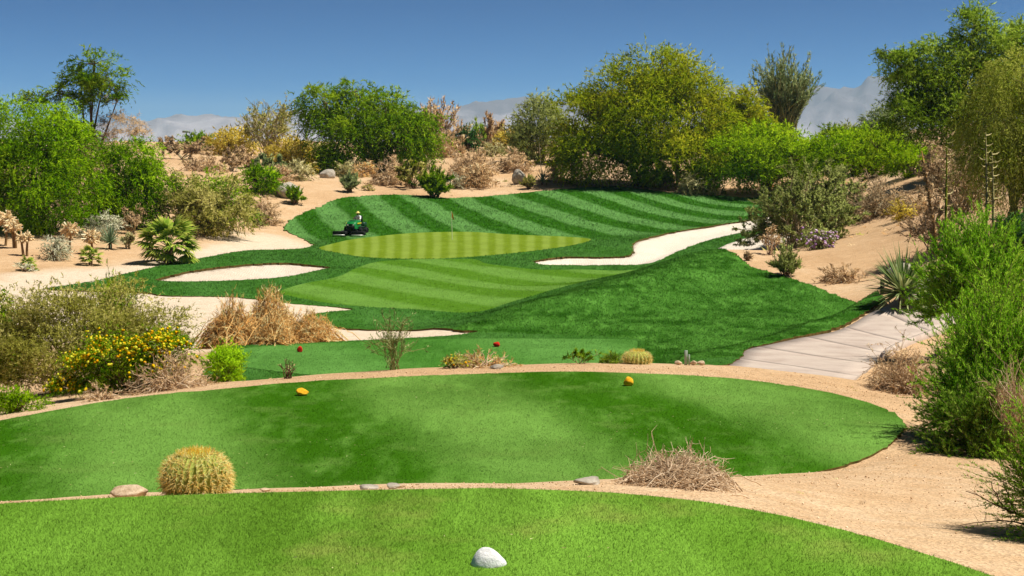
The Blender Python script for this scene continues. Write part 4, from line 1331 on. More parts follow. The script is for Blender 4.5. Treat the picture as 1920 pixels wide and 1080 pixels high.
# ------------------------------------------------------------------ right bank
S('creosote_bush', 'shrub', 'wide dark olive creosote thicket at the end of the white bunker', 'twig', 1500, 484, 205, 140, 'creosote', 80, seed=381, leafy=2.4, spread=.95, dens=1.2, stem='twiggrey')
S('creosote_bush', 'shrub', 'grey green creosote behind and right of the wide thicket', 'twig', 1568, 440, 120, 96, 'creosote', 88, seed=382, leafy=2.2, spread=.9, stem='twiggrey')
S('dead_brush', 'shrub', 'large grey brown dry bush on top of the right dune', 'dry', 1650, 418, 150, 86, 'brown', 84, seed=383, stem='twiggrey')
S('verbena_bush', 'shrub', 'small bush with lilac flowers on the right dune', 'dome', 1536, 466, 68, 42, 'creosote', 71, seed=384, flower=('purple', 130, 1.5, .1))
S('desert_shrub', 'shrub', 'upright olive shrub on sand below the creosote thicket', 'broom', 1474, 518, 68, 62, 'creosote', None, seed=385, dens=.9)
S('desert_shrub', 'shrub', 'pale dry twigs on the left of the upright olive shrub', 'twig', 1444, 498, 44, 50, 'tan', 68, seed=386, leafy=.3, stem='twig')
S('dead_brush', 'shrub', 'low domed dry brown brush alone on the right sand slope', 'dry', 1578, 528, 108, 48, 'tan', None, seed=387, stem='twig', dens=.9)
S('dead_brush', 'shrub', 'tiny brown tuft on sand left of the upright olive shrub', 'broom', 1402, 489, 16, 16, 'brown', None, seed=388)
S('brittlebush', 'shrub', 'small yellow shrub on the dune left of the agave stalks', 'dome', 1690, 414, 46, 34, 'gold', None, seed=389)
S('dead_brush', 'shrub', 'tan see-through brush around the leaning brown stalk', 'twig', 1752, 462, 120, 112, 'tan', 62, seed=390, leafy=.5, stem='twig', spread=.8)
S('dead_brush', 'shrub', 'brown thicket behind the agave stalks', 'twig', 1800, 420, 150, 130, 'brown', 70, seed=391, leafy=.9, stem='twiggrey', spread=.9)
S('dead_brush', 'shrub', 'brown withered shrub hung with dry flower heads', 'dome', 1852, 452, 84, 98, 'brown', 52, seed=392, leaf=(4, 2.2), dens=.6, clump=.1)
S('desert_broom', 'shrub', 'bright green feathery bush behind the cart path', 'broom', 1830, 622, 250, 212, 'broom', 34, seed=393, dens=1.5, spread=1.0,)
S('desert_broom', 'shrub', 'bright green feathery bush nearest on the right, over its shadow', 'broom', 1868, 862, 270, 300, 'broom', 17.6, seed=394, dens=1.5, spread=.95)
S('desert_broom', 'shrub', 'darker green skirt of branches low at the right beside the tan dead bush', 'broom', 1835, 860, 200, 170, 'broomdark', 16.6, seed=395, dens=1.2, spread=1.0, droopy=.3)
S('desert_broom', 'shrub', 'green feathery bush between the path bend and the nearest right bush', 'broom', 1862, 740, 200, 190, 'broom', 24, seed=396, dens=1.2, spread=.9)
S('dead_brush', 'shrub', 'wide tan dead bush beside the cart path', 'dry', 1692, 752, 182, 108, 'tan', 23.4, seed=397, stem='twig', dens=.8, rad=.45)
S('desert_broom', 'shrub', 'green bush mostly outside the lower right corner casting a shadow on sand', 'broom', 2040, 1016, 330, 360, 'broom', 9.75, seed=398, spread=.95, dens=1.3)
S('desert_shrub', 'shrub', 'low lime green bush on the slope right of the spreading lime trees', 'dome', 1702, 352, 120, 66, 'lime', 104, seed=410)
S('dead_brush', 'shrub', 'brown scrub on the slope under the tallest right hand tree', 'twig', 1752, 372, 110, 74, 'brown', 92, seed=411, stem='twiggrey', leafy=.9, spread=.9)
S('dead_brush', 'shrub', 'mauve grey scrub right of the dusty mauve shrub on the ridge', 'twig', 1748, 322, 80, 46, 'rose', 118, seed=412, stem='twiggrey', leafy=.8, spread=.9)
S('dead_brush', 'shrub', 'pale dry scrub between the yellow dune shrub and the dry bush', 'dry', 1722, 402, 90, 56, 'tan', 80, seed=413, stem='twiggrey')
S('dead_brush', 'shrub', 'bleached bare twigs inside the nearest right hand bush', 'twig', 1905, 800, 110, 190, 'tan', 16.2, seed=399, leafy=.03, stem='twig', spread=.6, rad=.45, dens=.3)

# dry litter, seedlings and twigs strewn over the desert floor
r = rng(91)
lp = np.column_stack([r.uniform(-75, 75, 30000), r.uniform(50, 235, 30000)])
lp = lp[(np.abs(lp[:, 0]) < lp[:, 1] * .42) & (sdist(ROUGH[::3], lp) > .5) & (sdist(PALE, lp) > 1.0) & (r.random(len(lp)) < sstep(40, 150, lp[:, 1]) * .8)]
lp = lp[vnoise(lp[:, 0], lp[:, 1], 3.5, 92) + r.normal(size=len(lp)) * .5 > .35]
near = np.column_stack([r.uniform(-9, 10, 2600), r.uniform(9, 34, 2600)])
near = near[(sdist(TEE1, near) > .1) & (sdist(TEE2, near) > .1) & (sdist(ROUGH[::3], near) > .3) & (r.random(len(near)) < .3)]
lp = np.concatenate([lp, near])
lz = terrain(lp[:, 0], lp[:, 1])
k = 9
sc = np.where(lp[:, 1] > 45, r.gamma(3, .075, len(lp)), np.minimum(r.gamma(3, .008, len(lp)), .03))
P0 = np.repeat(np.column_stack([lp, lz]), k, 0) + r.normal(size=(len(lp) * k, 3)) * np.repeat(sc, k)[:, None] * [.6, .6, .02]
dv = unit(r.normal(size=(len(P0), 3)) * [1, 1, .25] + [0, 0, .55])
V, F = leaf_tris(P0, dv, np.repeat(sc, k) * 1.1, np.repeat(sc, k) * .3, r)
tt = np.repeat(np.repeat(r.random(len(lp)), k), 3)
mi = np.repeat(r.choice(4, len(lp), p=(.4, .25, .2, .15)), k)
link('desert_litter', make_mesh('desert_litter', V, F, [LM['tan'], LM['brown'], LM['olive'], LM['straw']], mi, {'tint': tt, 'fn': np.tile([0, 0, 1.0], (len(V), 1))}), kind='stuff')

# pale clippings and bits on the two near tees
r = rng(95)
cp2 = np.column_stack([r.uniform(-8, 6, 2600), r.uniform(7, 23, 2600)])
i1, i2 = sdist(TEE1, cp2) < -.05, sdist(TEE2, cp2) < -.05
cp3 = np.column_stack([cp2, np.where(i1, Z1, Z2)])[i1 | i2]
cp3 = cp3[vnoise(cp3[:, 0], cp3[:, 1], .9, 96) > .4]
dv = unit(r.normal(size=cp3.shape) * [1, 1, .2])
V, F = leaf_tris(cp3 + [0, 0, .02], dv, r.uniform(.012, .035, len(cp3)), .006, r)
link('grass_clipping', make_mesh('grass_clipping', V, F, [LM['sage']], attrs={'tint': np.repeat(r.random(len(cp3)), 3), 'fn': np.tile([0, 0, 1.0], (len(V), 1))}), kind='stuff')


# ------------------------------------------------------------------ simple solid helpers
def paint(name, c, rough=.6, spec=.4, metal=0.0, coat=0.0, vary=.12, scale=14):
    m = NT(name)
    lin = srgb(*c)
    n = m.noise(scale, 4, .6, m.pos())
    col = m.mix(n, tuple(k * (1 - vary) for k in lin), tuple(min(1, k * (1 + vary)) for k in lin))
    return m.pbr(col, rough, spec, m.bump(n, .15, .01), metal, coat)


def box(x0, x1, y0, y1, z0, z1, bev=.0, taper=None):
    """box with chamfered vertical and top edges; taper (sx, sy) scales the top"""
    b = min(bev, (x1 - x0) * .4, (y1 - y0) * .4, (z1 - z0) * .4)
    sx, sy = taper or (1, 1)
    cx, cy = (x0 + x1) / 2, (y0 + y1) / 2

    def ring(z, inset, s):
        a, c, d, e = x0 + inset, x1 - inset, y0 + inset, y1 - inset
        P = np.array([(a + b, d), (c - b, d), (c, d + b), (c, e - b), (c - b, e), (a + b, e), (a, e - b), (a, d + b)], float) if b else np.array([(a, d), (c, d), (c, e), (a, e)], float)
        P = (P - [cx, cy]) * [1 + (sx - 1) * s, 1 + (sy - 1) * s] + [cx, cy]
        return np.column_stack([P, np.full(len(P), z)])
    rings = [ring(z0, 0, 0), ring(z1 - b, 0, 1), ring(z1, b * .8, 1)] if b else [ring(z0, 0, 0), ring(z1, 0, 1)]
    n = len(rings[0])
    V = np.concatenate(rings + [[rings[0].mean(0)], [rings[-1].mean(0)]])
    F = []
    for k in range(len(rings) - 1):
        for i in range(n):
            j = (i + 1) % n
            F += [(k * n + i, k * n + j, (k + 1) * n + j), (k * n + i, (k + 1) * n + j, (k + 1) * n + i)]
    c0, c1 = len(V) - 2, len(V) - 1
    t = (len(rings) - 1) * n
    for i in range(n):
        j = (i + 1) % n
        F += [(c0, j, i), (c1, t + i, t + j)]
    return V, np.array(F)


def lathe(prof, n=24, axis='z', c=(0, 0, 0)):
    prof = np.asarray(prof, float)
    a = np.arange(n) * TAU / n
    V = np.stack([prof[:, 0:1] * np.cos(a), prof[:, 0:1] * np.sin(a), np.repeat(prof[:, 1:2], n, 1)], -1)
    if axis == 'x':
        V = V[..., [2, 0, 1]]
    elif axis == 'y':
        V = V[..., [0, 2, 1]]
    idx = np.arange(V.shape[0] * n).reshape(-1, n)
    q = np.stack([idx[:-1], np.roll(idx[:-1], -1, 1), np.roll(idx[1:], -1, 1), idx[1:]], -1).reshape(-1, 4)
    return V.reshape(-1, 3) + c, q


def tube1(pts, rad, sides=6):
    P = np.asarray(pts, float)[None]
    return tubes(P, np.broadcast_to(np.asarray(rad, float), (1, P.shape[1])), sides)


def part(name, mat, parent, *pieces, smooth=False, **kw):
    g = Geo()
    for V, F in pieces:
        g.add(V, F)
    return link(name, g.mesh(name, [mat], smooth), parent, **kw)


import bmesh


def ico(sub):
    bm = bmesh.new()
    bmesh.ops.create_icosphere(bm, subdivisions=sub, radius=1)
    V = np.array([v.co[:] for v in bm.verts])
    F = np.array([[v.index for v in f.verts] for f in bm.faces])
    bm.free()
    return V, F


ICO4, ICOM, ICO3 = ico(5), ico(4), ico(3)


def rock_geo(sx, sy, sz, seed, planes=16, rough=.035, round_=.12, flat_top=None, fine=False):
    r = rng(seed)
    V, F = ICO4 if fine else ICOM
    N = unit(r.normal(size=(planes, 3)))
    D = r.uniform(.62, 1.0, planes)
    if flat_top is not None:
        N = np.concatenate([N, [unit(np.array(flat_top, float))]])
        D = np.append(D, .45)
    q = np.clip(V @ N.T, .05, None) / D
    rad = 1 / (q ** 14).sum(1) ** (1 / 14)
    rad = np.minimum(rad, 1.15) * (1 - round_) + round_
    k = r.normal(size=(20, 3)) * 6
    rad *= 1 + rough * np.sin(V @ k.T + r.uniform(0, 6, 20)).sum(1) / 4.5
    P = V * rad[:, None]
    lo, hi = P.min(0), P.max(0)
    P = (P - (lo + hi) / 2) / (hi - lo) * [sx, sy, sz]
    P[:, 2] += sz / 2
    return P, F


def rock_mat(name, lo, hi, sc=9.0):
    m = NT(name)
    p = m.n('TexCoord').outputs['Object']
    n = m.noise(sc, 6, .65, p)
    col = m.ramp(n, (.35, srgb(*lo)), (.65, srgb(*hi)))
    return m.pbr(col, .9, .15, m.bump(m.noise(sc * 4, 5, .7, p), .6, .02))


GREYROCK = rock_mat('grey_granite', (140, 132, 118), (190, 180, 162), 4)
TANROCK = rock_mat('tan_granite', (168, 140, 108), (222, 200, 168))
WHITE = rock_mat('white_painted_rock', (214, 212, 208), (240, 238, 234), 14)
YELLOW = rock_mat('yellow_painted_rock', (214, 150, 20), (240, 186, 50), 12)
RED = rock_mat('red_painted_rock', (176, 30, 16), (214, 52, 30), 12)


def rock(name, cat, label, cx, by, w, h, mat, d=None, seed=1, deep=.8, group=None, sink=.12, yaw=0, **kw):
    p, W, H, px = place(cx, by, w, h, d)
    V, F = rock_geo(W, W * deep, H * (1 + sink), seed, **kw)
    V[:, 2] -= H * sink
    if yaw:
        c, s = math.cos(yaw), math.sin(yaw)
        V[:, :2] = V[:, :2] @ np.array([[c, s], [-s, c]])
    return link(name, make_mesh(name, V, F, [mat], smooth=True), None, p, label, cat, group)


def on_tee(o, z):
    o.location.z = z
    return o


TM = 'painted rock tee markers'
pos = on_plane([(917, 1058)], Z1)[0]
V, F = ICO4[0].copy(), ICO4[1]
_k = rng(511).normal(size=(16, 3)) * 2.6
V *= 1 + .035 * np.sin(V @ _k.T + np.arange(16)).sum(1, keepdims=True) / 2.5
V *= [.1, .075, .078]
V[:, 2] = np.maximum(V[:, 2] + .028, 0)
V[:, 0] = V[:, 0] * (1.04 - .42 * (V[:, 2] / .106) ** 1.3) - .012 * V[:, 2] / .1
V[:, 1] *= 1.04 - .35 * (V[:, 2] / .106) ** 1.3
link('tee_marker', make_mesh('tee_marker', V - [0, 0, .006], F, [WHITE], smooth=True), None, (pos[0], pos[1], Z1), 'white painted rock marker on the nearest tee', 'tee marker', TM)
for k, (px_, py_, w_, h_, z_, m_, lab) in enumerate([(567, 741, 24, 12, Z2, YELLOW, 'yellow painted rock marker, hollow looking left one on the middle tee'), (1178, 724, 19, 16, Z2, YELLOW, 'yellow painted rock marker, right one on the middle tee'),
                                                     (562, 660, 11, 10, Z3 + .06, RED, 'red painted rock marker, left one on the far tee'), (931, 650, 13, 8, Z3 + .06, RED, 'red painted rock marker, right one on the far tee')]):
    pos = on_plane([(px_, py_)], z_)[0]
    s = pos[1] * PX
    V, F = rock_geo(w_ * s, w_ * s * .8, h_ * s * 1.25, 520 + k * 3, 8, .03, .15)
    V[:, 2] -= h_ * s * .1
    link('tee_marker', make_mesh('tee_marker', V, F, [m_], smooth=True), None, (pos[0], pos[1], z_), lab, 'tee marker', TM)

rock('boulder', 'rock', 'large grey boulder on sand by the round bright green bush', 540, 371, 52, 30, GREYROCK, None, 531, sink=.3)
rock('boulder', 'rock', 'flat pale boulder half buried in the left bank of sand', 614, 334, 30, 17, GREYROCK, None, 532, sink=.4)
rock('boulder', 'rock', 'tilted grey boulder standing on the sand behind the slope', 973, 345, 27, 28, GREYROCK, None, 533, flat_top=(.7, -.2, .6), planes=9, round_=.03)
rock('boulder', 'rock', 'grey boulder behind the big yucca on the right', 1692, 508, 66, 34, GREYROCK, 55, 534, sink=.3)
rock('boulder', 'rock', 'flat grey rock beside the cart path', 1512, 698, 66, 20, GREYROCK, 27.2, 535, sink=.8, planes=10, round_=.04, flat_top=(-.1, -.3, 1))
rock('stone', 'rock', 'small stone right of the flat path rock', 1556, 707, 16, 9, TANROCK, 26.6, 536)
rock('stone', 'rock', 'tan flat topped stone left of the big barrel cactus', 243, 938, 74, 24, TANROCK, 9.95, 537, planes=9, round_=.04, flat_top=(-.3, -.5, 1), deep=.6)
rock('stone', 'rock', 'grey stone, left of the pair behind the near tee', 692, 915, 38, 9, GREYROCK, 10.3, 538)
rock('stone', 'rock', 'grey stone, right of the pair behind the near tee', 738, 914, 26, 10, GREYROCK, 10.3, 539)
rock('stone', 'rock', 'small mossy stone above the pair behind the near tee', 752, 912, 16, 8, TANROCK, 10.6, 540)
rock('stone', 'rock', 'grey stone at the left end of the dead brush pile', 1100, 912, 52, 14, GREYROCK, 10.5, 541)
rock('stone', 'rock', 'brown clod on the sand just right of the big barrel cactus', 497, 916, 22, 7, TANROCK, 10.3, 542)
rock('stone', 'rock', 'grey rock at the foot of the straw coloured mound', 932, 696, 26, 9, GREYROCK, 23.6, 543)
for k, (x, lab) in enumerate([(1272, 'small pale stone left of the grey stake'), (1300, 'small pale stone just right of the grey stake'), (1314, 'pale stone farthest right of the grey stake')]):
    rock('stone', 'rock', lab, x, 684, 15, 8, TANROCK, 24.8, 550 + k)
for k, (x, y, w, h, lab) in enumerate([(1738, 300, 46, 24, 'large pale rock under the tallest right hand tree'), (1790, 296, 40, 22, 'grey rock right of the pale one under the tallest tree'), (1650, 296, 34, 14, 'flat tan rock on the right ridge below the domed shrub')]):
    rock('boulder', 'rock', lab, x, y, w, h, TANROCK if k != 1 else GREYROCK, 125, 560 + k)

# loose gravel on the near sand
r = rng(77)
gp = np.column_stack([r.uniform(-4, 8.5, 15000), r.uniform(8.5, 24, 15000)])
gp = gp[(np.abs(gp[:, 0]) < gp[:, 1] * .42)]
gp = gp[(sdist(TEE1, gp) > .05) & (sdist(TEE2, gp) > .05)]
gzv = terrain(gp[:, 0], gp[:, 1])
V0 = np.array([(1, 0, 0), (-1, 0, 0), (0, 1, 0), (0, -1, 0), (0, 0, 1), (0, 0, -1)], float)
F0 = np.array([(0, 2, 4), (2, 1, 4), (1, 3, 4), (3, 0, 4), (2, 0, 5), (1, 2, 5), (3, 1, 5), (0, 3, 5)])
sz = r.gamma(2.0, .0016, len(gp)) + .002
sz = np.minimum(sz, .012) * (gp[:, 1] / 11) ** .5
Vg = V0[None] * (sz[:, None] * r.uniform(.6, 1.2, (len(gp), 3)))[:, None, :] + np.column_stack([gp, gzv + sz * .2])[:, None]
Fg = F0[None] + (np.arange(len(gp)) * len(V0))[:, None, None]
GRAVEL = leaf_material('gravel', (168, 132, 96), (206, 172, 132), (230, 206, 172), 0.0, 0.0)
link('gravel', make_mesh('gravel', Vg.reshape(-1, 3), Fg.reshape(-1, 3), [GRAVEL], attrs={'tint': np.repeat(r.random(len(gp)), len(V0)), 'fn': np.tile([0, 0, 1.0], (len(gp) * len(V0), 1))}), kind='stuff')

# ------------------------------------------------------------------ cactuses
CACTUS = leaf_material('cactus_skin', (112, 124, 50), (152, 158, 76), (184, 184, 104), 0, 0)
SPINE = leaf_material('cactus_spine', (212, 166, 76), (238, 204, 118), (250, 230, 160), .15, .2)
WOOL = leaf_material('golden_wool', (226, 168, 40), (240, 192, 66), (250, 214, 104), .1, .2)


def barrel(label, cx, by, w, h, d, ribs, areoles, nsp, seed, sl=1.0):
    r = rng(seed)
    p, W, H, px = place(cx, by, w, h, d)
    root = link('barrel_cactus', None, loc=p, label=label, cat='cactus', group='golden barrel cactuses')
    R = W / 2 * .9
    nt, na = 22, ribs * 6
    t = np.linspace(-.12, 1, nt)
    prof = np.array([(R * math.sqrt(max(1 - abs((s - .42) / .6) ** 2.6, 0)) if s < .42 else R * math.sqrt(max(1 - ((s - .42) / .585) ** 2.0, .0)), s * H * .94) for s in t])
    prof[-1, 0] = R * .01
    prof[-1, 1] = prof[-2, 1] - .012 * H
    a = np.arange(na) * TAU / na
    rib = 1 - .15 * np.abs(np.sin(a * ribs / 2)) ** .8
    V = np.stack([prof[:, 0:1] * np.cos(a) * rib, prof[:, 0:1] * np.sin(a) * rib, np.repeat(prof[:, 1:2], na, 1)], -1)
    idx = np.arange(nt * na).reshape(nt, na)
    q = np.stack([idx[:-1], np.roll(idx[:-1], -1, 1), np.roll(idx[1:], -1, 1), idx[1:]], -1).reshape(-1, 4)
    g = Geo().add(V.reshape(-1, 3), q, 0, .5)
    link('body', g.mesh('body', [CACTUS], True), root)
    pts, nrm, tn = [], [], []
    tt = np.linspace(.02, .93, areoles)
    for k in range(ribs):
        ang = k * TAU / ribs
        for s in tt:
            s2 = s + r.uniform(-.012, .012)
            rr, z = np.interp(s2, t, prof[:, 0]), np.interp(s2, t, prof[:, 1])
            dz = np.interp(s2 + .03, t, prof[:, 1]) - z
            dr = np.interp(s2 + .03, t, prof[:, 0]) - rr
            nn = unit(np.array([dz, 0, -dr]))
            c, sn = math.cos(ang), math.sin(ang)
            pts.append((rr * c, rr * sn, z))
            nrm.append((nn[0] * c, nn[0] * sn, nn[2]))
            tn.append(s)
    pts, nrm, tn = np.array(pts), np.array(nrm), np.array(tn)
    i = np.repeat(np.arange(len(pts)), nsp)
    n = len(i)
    dirs = unit(nrm[i] * .55 + r.normal(size=(n, 3)) * .55 + [0, 0, -.12])
    ln = W * .1 * sl * r.uniform(.6, 1.25, n)
    P = np.stack([pts[i], pts[i] + dirs * (ln * .55)[:, None], pts[i] + dirs * ln[:, None] + [0, 0, -1] * (ln * .12)[:, None]], 1)
    rad = max(W * .0032, .0011)
    V, F = tubes(P, np.array([rad, rad * .8, rad * .25])[None].repeat(n, 0), 3)
    g = Geo().add(V, F, 0, np.repeat(np.clip(r.normal(.5, .25, n) + .2 * (tn[i] - .4), 0, 1), 9))
    link('spine', g.mesh('spine', [SPINE]), root, kind='stuff')
    n = areoles * ribs
    a, q = r.uniform(0, TAU, n), R * .7 * np.sqrt(r.random(n))
    z = np.interp(q, prof[::-1, 0][2:], prof[::-1, 1][2:])
    P0 = np.column_stack([q * np.cos(a), q * np.sin(a), z])
    dirs = unit(np.column_stack([np.cos(a) * q / R, np.sin(a) * q / R, np.full(n, .9)]) + r.normal(size=(n, 3)) * .35)
    P = np.stack([P0, P0 + dirs * W * .06, P0 + dirs * W * .11], 1)
    V, F = tubes(P, np.array([rad * 1.2, rad, rad * .3])[None].repeat(n, 0), 3)
    g = Geo().add(V, F, 0, np.repeat(r.random(n), 9))
    link('crown_spine', g.mesh('crown_spine', [WOOL]), root, kind='stuff', label='golden woolly crown of the cactus')
    return root


barrel('large golden barrel cactus behind the near tee', 369, 930, 140, 92, 10.0, 28, 16, 7, 601)
bc2 = barrel('small golden barrel cactus beyond the middle tee', 1194, 686, 58, 27, 24.7, 20, 9, 8, 602, 1.2)
CHOLLA = leaf_material('cholla_spine', (190, 156, 108), (226, 198, 150), (244, 228, 192), .1, .2)
CHT = leaf_material('cholla_trunk', (84, 66, 44), (124, 100, 68), (156, 130, 92), 0, 0)


def cholla(label, cx, by, w, h, d, seed, head=.42, trunks=1):
    r = rng(seed)
    p, W, H, px = place(cx, by, w, h, d)
    root = link('cholla_cactus', None, loc=p, label=label, cat='cactus', group='branching cactuses on the left bank')
    g, gh = Geo(), Geo()
    for k in range(trunks):
        top = np.array([r.normal() * W * .1 + (k - (trunks - 1) / 2) * W * .3, r.normal() * W * .1, H * (1 - head * .9)])
        b = np.array([top[0] * .5, 0, -.1])
        V, F = tube1(bezier(b, (b + top) / 2 + r.normal(size=3) * W * .05, top, 7), np.linspace(.085, .06, 7), 7)
        g.add(V, F, 0, .5)
        n = int(130 / trunks)
        dirs = unit(sphere_dirs(n, r, -.85) * [1, 1, .8])
        L = r.uniform(.5, 1.0, n) * np.minimum(W * .48 / trunks ** .4, H * head)
        mid = top + dirs * (L * .55)[:, None] + r.normal(size=(n, 3)) * W * .03
        end = top + dirs * L[:, None] + r.normal(size=(n, 3)) * W * .05
        P = np.stack([np.repeat(top[None], n, 0), mid, end], 1)
        V, F = tubes(P, np.array([.045, .06, .045])[None].repeat(n, 0), 5)
        gh.add(V, F, 0, np.repeat(np.clip(r.normal(.45, .2, n), 0, 1), 15))
        m = 18
        i = np.repeat(np.arange(n), m)
        t = r.random(n * m)[:, None]
        q = P[i, 1] + (P[i, 2] - P[i, 1]) * t * 1.1
        dd = unit(r.normal(size=(n * m, 3)))
        V, F = leaf_tris(q, dd, 1.6 * px, .55 * px, r)
        gh.add(V, F, 0, np.repeat(r.uniform(.4, 1, n * m), 3), np.repeat(unit(dd + [0, 0, .6]), 3, 0))
    link('trunk', g.mesh('trunk', [CHT], True), root)
    link('head', gh.mesh('head', [CHOLLA]), root)
    return root


cholla('spiny branching cactus at the very left edge, tallest of the left group', 8, 462, 40, 76, 89, 611)
cholla('spiny branching cactus just right of the tallest at the left edge', 28, 462, 44, 62, 88, 612, trunks=2)
cholla('spiny round headed cactus standing alone right of the cream grey shrub', 129, 467, 38, 62, 88, 613)
cholla('pale spiny branching cactus before the grey yucca', 178, 470, 38, 54, 87, 614)
cholla('thin two armed spiny cactus behind the small palm at the left', 50, 486, 34, 46, 84, 615, .3, 2)


# ------------------------------------------------------------------ rosettes: yucca, agave, palms
def rosette(name, cat, label, cx, by, w, h, pal, d, n, seed, lw=.05, zmin=-.05, stalk=None, group=None):
    r = rng(seed)
    p, W, H, px = place(cx, by, w, h, d)
    root = link(name, None, loc=p, label=label, cat=cat, group=group)
    dirs = sphere_dirs(n, r, zmin)
    c = np.array([0, 0, H * .22])
    L = np.array([1 / math.sqrt((v[0] ** 2 + v[1] ** 2) / (W / 2) ** 2 + (v[2] / (H * .8)) ** 2) for v in dirs]) * r.uniform(.8, 1.05, n)
    k = 5
    t = np.linspace(0, 1, k)
    P = c + dirs[:, None] * (L[:, None] * t)[..., None]
    P[..., 2] -= .14 * L[:, None] * t * t * (1 - dirs[:, 2:3])
    P[..., 2] = np.maximum(P[..., 2], .02)
    side = unit(np.cross(dirs, [0, 0, 1.0]) + 1e-6)
    up = np.cross(side, dirs)
    wd = lw * L.mean() * np.array([.7, 1, .85, .5, .04])
    A = P + side[:, None] * wd[None, :, None] + up[:, None] * wd[None, :, None] * .35
    B = P - side[:, None] * wd[None, :, None] + up[:, None] * wd[None, :, None] * .35
    V = np.stack([A, P, B], 2).reshape(-1, 3)
    idx = np.arange(n * k * 3).reshape(n, k, 3)
    q = np.concatenate([np.stack([idx[:, :-1, j], idx[:, 1:, j], idx[:, 1:, j + 1], idx[:, :-1, j + 1]], -1).reshape(-1, 4) for j in (0, 1)])
    tint = np.repeat(np.clip(r.normal(.5, .22, n) - .25 * dirs[:, 2] + .1, 0, 1), k * 3)
    g = Geo().add(V, q, 0, tint, np.repeat(unit(up + [0, 0, .3]), k * 3, 0))
    link('leaf_rosette', g.mesh('leaf_rosette', [LM[pal]]), root)
    V, F = lathe([(W * .04, -.1), (W * .05, H * .15), (W * .03, H * .28)], 8)
    link('stem', Geo().add(V, F, 0, .3).mesh('stem', [LM['bark']], True), root)
    if stalk:
        V, F = tube1([(0, 0, 0), (stalk[0] * .5, 0, stalk[1] * .5), (stalk[0], 0, stalk[1])], (.05, .04, .02), 5)
        link('stalk', Geo().add(V, F, 0, .8).mesh('stalk', [LM['twig']], True), root)
    return root


rosette('yucca', 'yucca', 'big spiky yucca with drooping dry leaves beside the post', 1692, 578, 160, 134, 'yucca', None, 260, 621, .032, -.3)
rosette('yucca', 'yucca', 'spiky grey yucca left of the fan palm', 207, 468, 72, 56, 'agave', None, 110, 622, .03, -.1)
rosette('agave', 'agave', 'small grey agave with a thin stalk behind the mown slope', 1017, 347, 42, 30, 'agave', None, 60, 623, .07, .05, stalk=(-.35, 4.4))
rosette('agave', 'agave', 'sprawling agave with arching leaves under the withered shrub', 1815, 492, 96, 60, 'yucca', 50, 60, 624, .05, -.1)
rosette('agave', 'agave', 'dark narrow agave at the foot of the middle tall stalk', 1772, 470, 46, 86, 'dark', 56, 60, 625, .05, .2)
rosette('yucca', 'yucca', 'dry straw yucca tuft right of the big yucca', 1742, 505, 70, 70, 'yucca', 48, 70, 626, .03, 0)


def fan_frond(seed, R, segs=22):
    """pleated fan blade on a stalk, along +x"""
    r = rng(seed)
    g = Geo()
    V, F = tube1(bezier(np.array([0, 0, 0.]), np.array([R * .45, 0, R * .12]), np.array([R * .85, 0, R * .1]), 6), np.linspace(.03, .016, 6), 5)
    g.add(V, F, 0, .35)
    a = np.linspace(-1.75, 1.75, segs)
    b0 = np.array([R * .85, 0, R * .1])
    for k, x in enumerate(a):
        ln = R * (1.0 - .18 * abs(x) / 1.75) * r.uniform(.9, 1.05) * .8
        dv = np.array([math.cos(x), math.sin(x), .12 - .1 * abs(x)])
        nv = np.array([-math.sin(x), math.cos(x), 0])
        wv = R * .066
        t = np.array([0, .45, .75, 1.0])
        C = b0 + dv * (ln * t)[:, None]
        C[:, 2] -= ln * .42 * t ** 2.2 * r.uniform(.5, 1.2)
        wd = np.array([.25, 1, .7, .05]) * wv
        fold = np.array([0, .02, .012, 0]) * R
        Vv = np.stack([C + nv * wd[:, None], C + [0, 0, 1] * fold[:, None], C - nv * wd[:, None]], 1).reshape(-1, 3)
        idx = np.arange(12).reshape(4, 3)
        q = np.concatenate([np.stack([idx[:-1, j], idx[1:, j], idx[1:, j + 1], idx[:-1, j + 1]], -1) for j in (0, 1)])
        g.add(Vv, q, 0, np.clip(r.normal(.5, .12), 0, 1) + np.tile(np.repeat([-.1, 0, .1, .3], 3), 1))
    return g.mesh('frond', [LM['palm']])


def fan_palm(label, cx, by, w, h, d, n, seed, trunk=.15):
    r = rng(seed)
    p, W, H, px = place(cx, by, w, h, d)
    root = link('fan_palm', None, loc=p, label=label, cat='palm', group='fan palms on the left bank')
    ms = [fan_frond(seed + i, max(W, H) * .34) for i in range(3)]
    V, F = lathe([(W * .09, -.15), (W * .08, H * .15), (W * .06, H * .32), (.01, H * .36)], 10)
    link('trunk', Geo().add(V, F, 0, .4).mesh('trunk', [LM['bark']], True), root)
    for i in range(n):
        el = math.asin(np.clip(-.35 + 1.3 * (i + .5) / n, -1, .98))
        o = link('frond', ms[i % 3], root, (0, 0, H * (.24 + .12 * i / n)))
        o.rotation_euler = (r.uniform(-.3, .3), -el, i * 2.4 + r.uniform(-.2, .2))
        s = r.uniform(.85, 1.1)
        o.scale = (s, s, s)
    return root


fan_palm('large fan palm with yellowing lower fronds at the grass edge', 317, 492, 122, 96, 84, 30, 631)
fan_palm('small fan palm beside the thin two armed cactus', 54, 508, 40, 34, None, 13, 641)
fan_palm('small dark fan palm before the pale spiny cactus', 170, 496, 48, 44, None, 16, 651)

